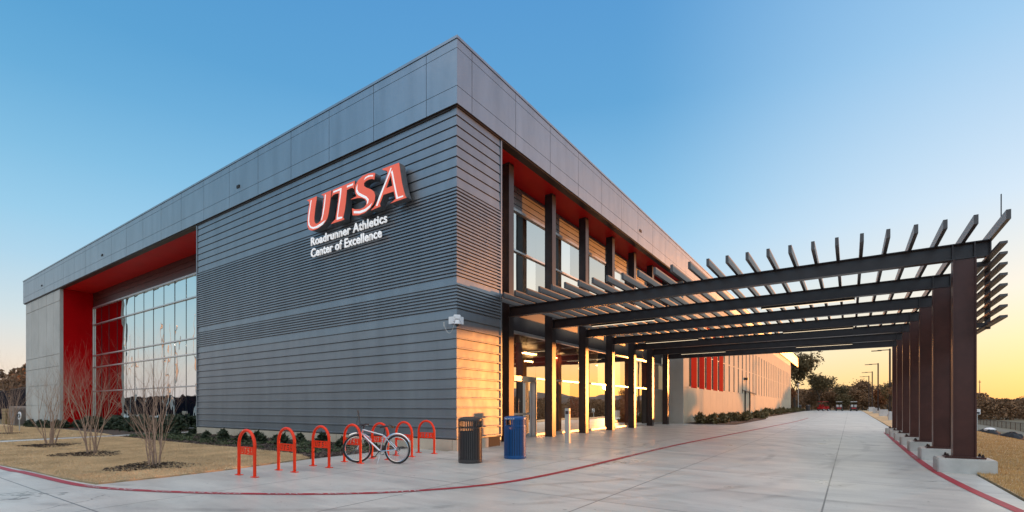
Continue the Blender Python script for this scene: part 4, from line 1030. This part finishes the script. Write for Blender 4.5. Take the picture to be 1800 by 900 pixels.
def tree(x, y, h, cr, m, label, group=None, seed=1, n=2600, ls=.16, cb=.3, name='tree', trunk=None, sparse=1.0):
    t = thing(name, label, 'tree', (x, y, gz(x, y)-.05), group=group)
    rnd = random.Random(seed); b = MB(); tips = []
    tr = trunk or h*.022
    def grow(p, d, r, ln, lev):
        pts = [p]; rr = [r]; q = p.copy(); dd = d.copy()
        for i in range(3):
            dd = (dd+Vector((rnd.gauss(0, .12), rnd.gauss(0, .12), .03))).normalized(); q = q+dd*ln/3; pts.append(q.copy()); rr.append(r*(1-.4*(i+1)/3))
        b.tube(pts, rr, 6 if lev == 0 else 4, cap=False)
        if lev >= 2: tips.append(pts[-1]); tips.append(pts[1])
        if lev < 4:
            for c in range(3 if lev < 3 else 2):
                a = rnd.uniform(0, 6.28); sp = rnd.uniform(.45, .95); nd = (dd+Vector((math.cos(a)*sp*cr/h*2.2, math.sin(a)*sp*cr/h*2.2, .1))).normalized()
                grow(pts[rnd.randint(2, 3)], nd, rr[-1]*.72, ln*rnd.uniform(.6, .8), lev+1)
    grow(Vector((0, 0, 0)), Vector((0, 0, 1)), tr, h*cb, 0)
    b.build('trunk', M['bark2'], t)
    tp = np.array([tuple(p) for p in tips]); mx = tp[:, 2].max(); tp[:, 2] *= (h*.95)/mx
    for ch in t.children:
        for v in ch.data.vertices: v.co.z *= (h*.95)/mx
    idx_ = rng.integers(0, len(tp), n); P_ = tp[idx_]+rng.normal(size=(n, 3))*cr*.13*np.array([1, 1, .8])*sparse
    leafmesh('crown', P_, ls, m, t); return t
# far end of the driveway
tree(-10.6, 134, 14.2, 4.6, M['leafg'], 'tall dark oak rising behind the far end of the precast wing', None, 5, 3600, .28)
tree(-6.0, 136, 8.6, 3.8, M['leafg'], 'open crowned dark tree left of the red golf cart', None, 6, 2600, .24)
tree(-12.0, 127, 5.0, 4.2, M['leafo'], 'rust orange bushy tree beside the end of the wing', None, 7, 5200, .22, cb=.15)
bgm = [M['leafb'], M['leafg'], M['leafb'], M['leafo']]
for i, (x, y, h, cr) in enumerate([(-6.2, 144, 6.4, 4), (-1.6, 146, 6.6, 4.2), (2.6, 148, 7.4, 4.5), (7.2, 146, 6.6, 4), (11.5, 150, 6.8, 4), (-20, 150, 9, 5), (-28, 150, 9, 5)]):
    tree(x, y, h, cr, bgm[i % 3], 'brown bare-looking oak in the row closing off the end of the driveway', 'oaks behind the end of the driveway', 40+i, 3600, .22, cb=.22)
tree(-3.8, 141, 4.0, 4, M['leafb'], 'low brown thicket behind the middle white golf cart', None, 60, 4200, .2, cb=.12, name='thicket')
tree(5.6, 142, 4.4, 4, M['leafo'], 'low rust brown thicket right of the golf carts', None, 61, 4200, .2, cb=.12, name='thicket')
tree(.8, 141, 4.6, 4, M['leafb'], 'low brown thicket behind the right-hand golf cart', None, 63, 4200, .2, cb=.12, name='thicket')
tree(5.3, 92, 5.0, 2.6, M['leafg'], 'thin leafed young tree right of the lamp posts beside the concrete blocks', None, 62, 3000, .13, cb=.25)
tree(4.9, 68, 4.2, 2.0, M['leafb'], 'small browning young tree nearest the pergola columns', None, 64, 1800, .11, cb=.3)
for i, (x, y, h) in enumerate([(-7.5, 137, 3.6), (-1.2, 139, 3.4), (3.2, 140, 3.8), (8.6, 138, 4.2), (12.5, 140, 4.5)]):
    tree(x, y, h, 4.5, bgm[i % 3], 'low brown thicket under the oaks beyond the end of the driveway', 'thickets under the oaks', 90+i, 3600, .2, cb=.10, name='thicket')
# young trees on the bank, mirrored in the entrance glass
tree(7.8, 22, 3.6, 1.0, M['leafb'], 'young tree with a few brown leaves on the bank beyond the right edge', None, 70, 420, .07, cb=.4)
tree(9.3, 31.5, 3.6, 1.0, M['leafb'], 'second young tree with brown leaves on the bank beyond the right edge', None, 71, 420, .07, cb=.4)
# wood beyond the field on the right (one mass)
def wood(name, pts_fn, n, ls, m, label, hh):
    P_ = []
    for _ in range(n):
        x, y = pts_fn(); P_.append((x, y, gz(x, y)))
    P_ = np.array(P_); k = 640; A = []
    for (x, y, zz) in P_:
        r = random.uniform(2.5, 4.5); h = random.uniform(.75, 1.1)*hh; a = rng.random(k)*6.28; u = rng.random(k); q = r*np.sqrt(rng.random(k))*np.sqrt(np.clip(1-(u-.35)**2/.45, .05, 1))
        A.append(np.stack([x+q*np.cos(a), y+q*np.sin(a), zz+u*h], 1))
    o = leafmesh(name, np.concatenate(A), ls, m, kind='stuff'); tag(o, label, 'woodland'); return o
wood('woodland', lambda: (random.uniform(-75, 34), random.uniform(168, 205)), 110, .34, M['leafb'], 'brown winter woods closing the view beyond the golf carts', 6.5)
wood('woodland', lambda: (random.uniform(37, 56)+random.random()*4, -10+430*random.random()**1.3), 420, .21, M['leafb'], 'brown winter woodland beyond the green sports field', 6.0)
wood('woodland', lambda: (random.uniform(30, 120), random.uniform(420, 520)), 120, .6, M['leafb'], 'far brown woodland at the foot of the hill', 8)
wood('woodland', lambda: (random.uniform(-160, 160), random.uniform(-75, -58)), 110, .4, M['leafb'], 'unseen winter woodland added behind the camera for the glass to mirror', 6.2)  # unseen trees, added as a dark reflection for the lobby glass
wood('woodland', lambda: (random.uniform(-150, -82), random.uniform(16, 50)), 60, .35, M['leafb'], 'brown trees behind the dark fence at the far left', 8.0)
for i, (x, y, h) in enumerate([(-77, 17.5, 5.6), (-83, 21, 6.6), (-81, 14.5, 5.6)]):
    tree(x, y, h, 3, [M['leafo'], M['leafg'], M['leafb']][i], ['rust brown tree behind the dark fence next to the concrete pier', 'olive tree behind the dark fence', 'brown tree behind the dark fence at the left edge of the photo'][i], None, 80+i, 2200, .17, cb=.2)
# hills
def hill(name, pts, y0, depth, m):
    b = MB(); vs = []; fs = []; n = len(pts)
    for j in range(6):
        f = math.sin(math.pi/2*min(1, j/3)) if j <= 3 else math.cos(math.pi/2*(j-3)/2.01)
        for i, (x, h) in enumerate(pts): vs.append((x+j*20, y0+depth*j/5, -9+(h+9)*max(f, 0)))
    for j in range(5): fs += [(j*n+i, j*n+i+1, (j+1)*n+i+1, (j+1)*n+i) for i in range(n-1)]
    b.quadlist(vs, fs); o = b.build(name, m, smooth=True); o['kind'] = 'structure'; return o
hp = []
for i in range(90):
    x = -150+i*18; px = (x/1400); hh = 20+6*math.sin(i*.23)+3.5*math.sin(i*.61+1)+1.5*math.sin(i*1.7)+max(0, (x-200))*.055
    hp.append((x, hh if x > 60 else 12))
hill('hill', hp, 1380, 300, M['hill'])
b = MB()
hp2 = [(280+i*14, 9+4*math.sin(i*.3)+2*math.sin(i*.9)) for i in range(80)]
# masts on the hill
for x, h, lb in ((219, 50, 'thin lattice radio mast on the hill, left of the two'), (287, 58, 'thin lattice radio mast on the hill, nearer the right edge')):
    t = thing('radio_mast', lb, 'mast', (x*1.05, 1440, 10), group='radio masts on the hill')
    b = MB(); b.tube([(0, 0, 0), (0, 0, h)], [1.0, .5], 4); b.build('pole', M['hill'], t)
    b = MB(); b.box(-2, 2, -.3, .3, h*.9, h*.93); b.build('antenna', M['hill'], t)

# chain-link fence right, sign, tarps
t = thing('chain_link_fence', 'long rusty brown chain-link fence between the track and the green field', 'fence', (20, 60, -2.45))
b = MB()
for k in range(70): y = -55+k*2.6; b.tube([(0, y, -.1), (0, y, 1.65)], .035, 5)
b.tube([(0, -55, 1.62), (0, 125, 1.62)], .03, 5); b.build('posts', M['rust'], t)
b = MB(); q = 0
for k in range(900): y = -55+k*.2; b.box(-.004, .004, y, y+.022, .02, 1.6)
for k in range(8): b.box(-.006, .006, -55, 125, .1+k*.2, .115+k*.2)
b.build('mesh', M['rust'], t)
t = thing('field_sign', 'small black and white sign on a post beside the first brown column', 'sign', (10.9, 69.5, gz(10.9, 69.5)), R(-8))
b = MB(); b.tube([(0, 0, 0), (0, 0, 2.3)], .06, 6); b.build('post', M['galv'], t)
b = MB(); b.box(-.26, .26, -.03, .03, 2.2, 2.75); b.build('panel', M['white'], t)
b = MB(); b.box(-.1, .2, -.036, -.031, 2.25, 2.45); b.box(-.2, .0, -.036, -.031, 2.52, 2.68); b.build('symbol', M['black'], t)
for i, (x, y, w, h, lb) in enumerate([(6.95, 41.0, 1.5, .08, 'black heap of tarpaulin with a white bag at the crest of the bank, farther one'), (6.9, 35.5, 1.3, .10, 'black heap of tarpaulin on the crest of the bank, nearer one')]):
    t = thing('tarpaulin_heap', lb, 'tarpaulin', (x, y, gz(x, y)-.05), 0, 'black heaps on the bank')
    b = MB(); vs = []; fs = []; n = 16; m_ = 7
    for j in range(m_+1):
        ph = math.pi/2*j/m_
        for k in range(n):
            a = 6.283*k/n; q = 1+.18*math.sin(3*a+i)+.1*math.sin(7*a+j); vs.append((.5*w*.7*math.cos(a)*math.cos(ph)*q, w*math.sin(a)*math.cos(ph)*q, (h+.35)*math.sin(ph)*(1+.12*math.sin(5*a+j))))
    for j in range(m_): fs += [(j*n+k, j*n+(k+1)%n, (j+1)*n+(k+1)%n, (j+1)*n+k) for k in range(n)]
    b.quadlist(vs, fs); b.build('cover', M['tarp'], t, smooth=True)
    if i == 0:
        b = MB(); b.lathe([(.05, .30), (.25, .33), (.28, .42), (.16, .5), (.05, .52)], (0, -.3, 0), 12); b.build('bag', M['white'], t, smooth=True)
    else:
        b = MB(); b.box(-.3, .3, .9, 2.9, -.05, .22); b.build('lumber', M['tarp'], t, bevel=.03)

# dark screened fences: left background, and an unseen one added for reflections
def screen_fence(x0, y0, x1, y1, h, label):
    t = thing('screen_fence', label, 'fence', (x0, y0, gz(x0, y0)), math.atan2(y1-y0, x1-x0)); ln = math.hypot(x1-x0, y1-y0)
    b = MB(); b.box(0, ln, -.01, .01, .05, h); b.build('windscreen', M['screen'], t)
    b = MB(); k = 0
    while k*3 <= ln: b.tube([(k*3, .05, -.3), (k*3, .05, h+.08)], .04, 6); k += 1
    b.tube([(0, .05, h+.05), (ln, .05, h+.05)], .03, 6); b.build('posts', M['bolt'], t)
screen_fence(-110, 16.0, -60.6, 12.6, 3.6, 'dark navy screened fence at the far left beside the concrete pier')
screen_fence(-340, -14, 10, -14, 3.9, 'unseen dark screened fence added behind the camera to darken the glass')  # unseen, added to darken reflections in the glass and lower siding

for x, y, h, lb in ((-100, -6, 13.5, 'farthest of three unseen poles added for the lobby glass to mirror'), (-84.5, -6, 14, 'middle one of three unseen poles added for the lobby glass to mirror'), (-76, -6.5, 15, 'nearest of three unseen poles added for the lobby glass to mirror')):  # unseen poles, added to give the lobby glass upright reflections
    t = thing('reflected_pole', lb, 'reflected_pole', (x, y, gz(x, y)), group='unseen poles added for reflections')
    b = MB(); b.tube([(0, 0, 0), (0, 0, h)], [.22, .12], 10); b.build('pole', M['galv'], t, smooth=True)
    b = MB(); b.lathe([(.02, h), (.16, h+.1), (.16, h+.2), (.02, h+.3)], n=12); b.build('finial', M['alu'], t, smooth=True)
# bins at the far left
t = thing('waste_cart', 'grey brown lidded bin against the concrete pier at the far left', 'bin', (-60.0, 10.95, gz(-60, 10.9)-.05))
b = MB(); b.prism([(-.85, .15), (.85, .15), (1.0, 1.35), (-1.0, 1.35)], -.5, .5, lambda u, v, a: (u, a, v)); b.build('body', M['taupe'], t, bevel=.03)
b = MB(); b.prism([(-1.05, 1.36), (1.05, 1.36), (1.0, 1.6), (.75, 1.78), (-.75, 1.78), (-1.0, 1.6)], -.55, .55, lambda u, v, a: (u, a, v)); b.build('lid', M['taupe'], t, bevel=.03)
t = thing('storage_crate', 'tan slatted crate behind the leftmost bare tree', 'crate', (-66.5, 11.4, gz(-66, 11.4)))
b = MB()
for k in range(5): b.box(-.75, .75, -.4, .4, .02+k*.3, .29+k*.3)
b.build('slats', M['tan'], t, bevel=.02)
t = thing('oval_sign', 'small white oval sign on a post behind the leftmost bare tree', 'sign', (-44.0, 8.0, gz(-44, 8)))
b = MB(); b.tube([(0, 0, 0), (0, 0, .9)], .03, 6); b.build('post', M['galv'], t)
b = MB(); b.lathe([(.38, -.02), (.38, .02)], (0, 0, 0), 24, 'y'); o = b.build('plate', M['white'], t); o.location = (0, 0, 1.0); o.scale = (1, 1, .68)
b = MB(); b.torus((0, -.03, 0), .2, .03, (0, 1, 0), 20, 5); o = b.build('emblem', M['black'], t); o.location = (0, 0, 1.0); o.scale = (1.2, 1, .6)

# ================================================================== LAMP POSTS, BLOCKS, CARTS
def lamp_post(): 
    t = thing('street_lamp', '-', 'street lamp', group='lamp posts along the right edge of the driveway')
    b = MB(); b.box(-.07, .07, -.07, .07, 0, 7.5); b.build('post', M['bolt'], t)
    b = MB(); b.box(-.9, -.07, -.04, .04, 7.33, 7.42); b.build('arm', M['bolt'], t)
    b = MB(); b.box(-1.35, -.6, -.16, .16, 7.29, 7.37); b.build('lamp_head', M['bolt'], t)
    b = MB(); b.lathe([(.2, 0), (.2, .25), (.15, .27)], n=12); b.build('footing', M['foot'], t)
    return t
lp = lamp_post()
for i, (x, y, s, lb) in enumerate([(3.7, 69.5, 1.0, 'tallest-looking street lamp, nearest of the four beside the driveway'), (3.6, 94.8, 1, 'second street lamp from the right in the line of four'), (3.6, 119, 1, 'third street lamp from the right in the line of four'), (3.5, 136, 1, 'leftmost and farthest street lamp in the line of four')]):
    o = lp if i == 0 else copy_tree(lp); o.location = (x, y, gz(x, y)+.15); o.scale = (s*1.25, s, s*1.02); relabel(o, lb)
t = thing('lamp_bollard', 'tall slim pale post with a small lamp at the far end of the precast wing', 'post light', (-8.6, 114.5, gz(-8.6, 114)))
b = MB(); b.tube([(0, 0, 0), (0, 0, 5.3)], .07, 8); b.build('post', M['galv'], t)
b = MB(); b.lathe([(.22, 5.3), (.22, 5.45), (.1, 5.5)], n=12); b.build('lamp_head', M['white'], t)
def blk():
    t = thing('concrete_block', '-', 'concrete block', group='concrete blocks under the street lamps'); b = MB(); b.box(-.45, .45, -.45, .45, -.1, .85); b.build('block', M['block'], t, bevel=.03); return t
k0 = blk()
for i, (x, y, lb) in enumerate([(3.55, 60.5, 'pale concrete block nearest the pergola columns'), (3.5, 78, 'second pale concrete block beside the driveway'), (3.4, 96, 'third pale concrete block beside the driveway'), (3.3, 112, 'farthest pale concrete block beside the driveway')]):
    o = k0 if i == 0 else copy_tree(k0); o.location = (x, y, gz(x, y)); relabel(o, lb)
for i, (x, lb) in enumerate([(-8.8, 'left one of two dark round bins by the end of the wing'), (-7.2, 'right one of two dark round bins by the end of the wing')]):
    t = thing('litter_bin', lb, 'litter bin', (x, 119.5, gz(x, 119.5)), group='dark bins at the end of the wing'); b = MB(); b.lathe([(.4, 0), (.42, 1.0), (.36, 1.05)], n=14); b.build('body', M['bindark'], t); b = MB(); b.lathe([(.43, 1.051), (.3, 1.2), (.08, 1.22)], n=14); b.build('lid', M['bindark'], t)
def cart(roof, body, seat, label, x, y, rz):
    t = thing('golf_cart', label, 'golf cart', (x, y, gz(x, y)), rz, 'golf carts at the end of the driveway')
    b = MB(); b.prism([(-1.15, .35), (1.1, .35), (1.2, .6), (1.1, .85), (.55, .95), (.45, .5), (-.1, .5), (-.2, .72), (-1.2, .78)], -.58, .58, lambda u, v, a: (a, u, v)); b.build('body', body, t, bevel=.02)
    b = MB(); b.prism([(-1.25, .5), (-1.0, .5), (-1.0, .72), (-1.25, .68)], -.4, .4, lambda u, v, a: (a, u-.05, v)); b.build('tail_panel', M['cartred'], t)
    b = MB(); b.box(-.55, .55, -1.0, 1.05, 1.88, 1.97); b.build('roof', roof, t, bevel=.03)
    for sx_ in (-1, 1):
        for y0, y1 in ((-.9, -.95), (.75, .95)):
            b = MB(); b.tube([(sx_*.5, y0, .7), (sx_*.5, y1, 1.9)], .025, 6); b.build('roof_post', M['black'], t)
        b = MB(); b.box(sx_*.08, sx_*.52, -.55, -.1, .73, .88); b.box(sx_*.08, sx_*.52, -.66, -.56, .85, 1.3); b.build('seat', seat, t, bevel=.02)
        for wy_ in (-.8, .85):
            b = MB(); b.lathe([(.05, -.1), (.22, -.1), (.24, -.05), (.24, .05), (.22, .1), (.05, .1)], (sx_*.52, wy_, .24), 16, 'x'); w = b.build('wheel', M['rubber'], t)
            b = MB(); b.lathe([(.12, -.105), (.12, .105)], (sx_*.52, wy_, .24), 12, 'x'); b.build('hub', M['white'], w)
    b = MB(); b.torus((-.28, .35, 1.1), .17, .02, (0, -.6, .8), 16, 6); b.tube([(-.28, .35, 1.1), (-.28, .6, .8)], .02, 6); b.build('steering_wheel', M['black'], t)
    return t
cart(M['cartred'], M['cartred'], M['cartred'], 'dark red golf cart with red roof, left of the three, turned slightly', -4.62, 121.5, R(-28))
cart(M['vinyl'], M['black'], M['vinyl'], 'white-roofed golf cart in the middle of the three', -1.85, 123.5, 0)
cart(M['cartwhite'], M['black'], M['vinyl'], 'cream-roofed golf cart, right of the three', .62, 123.5, R(3))
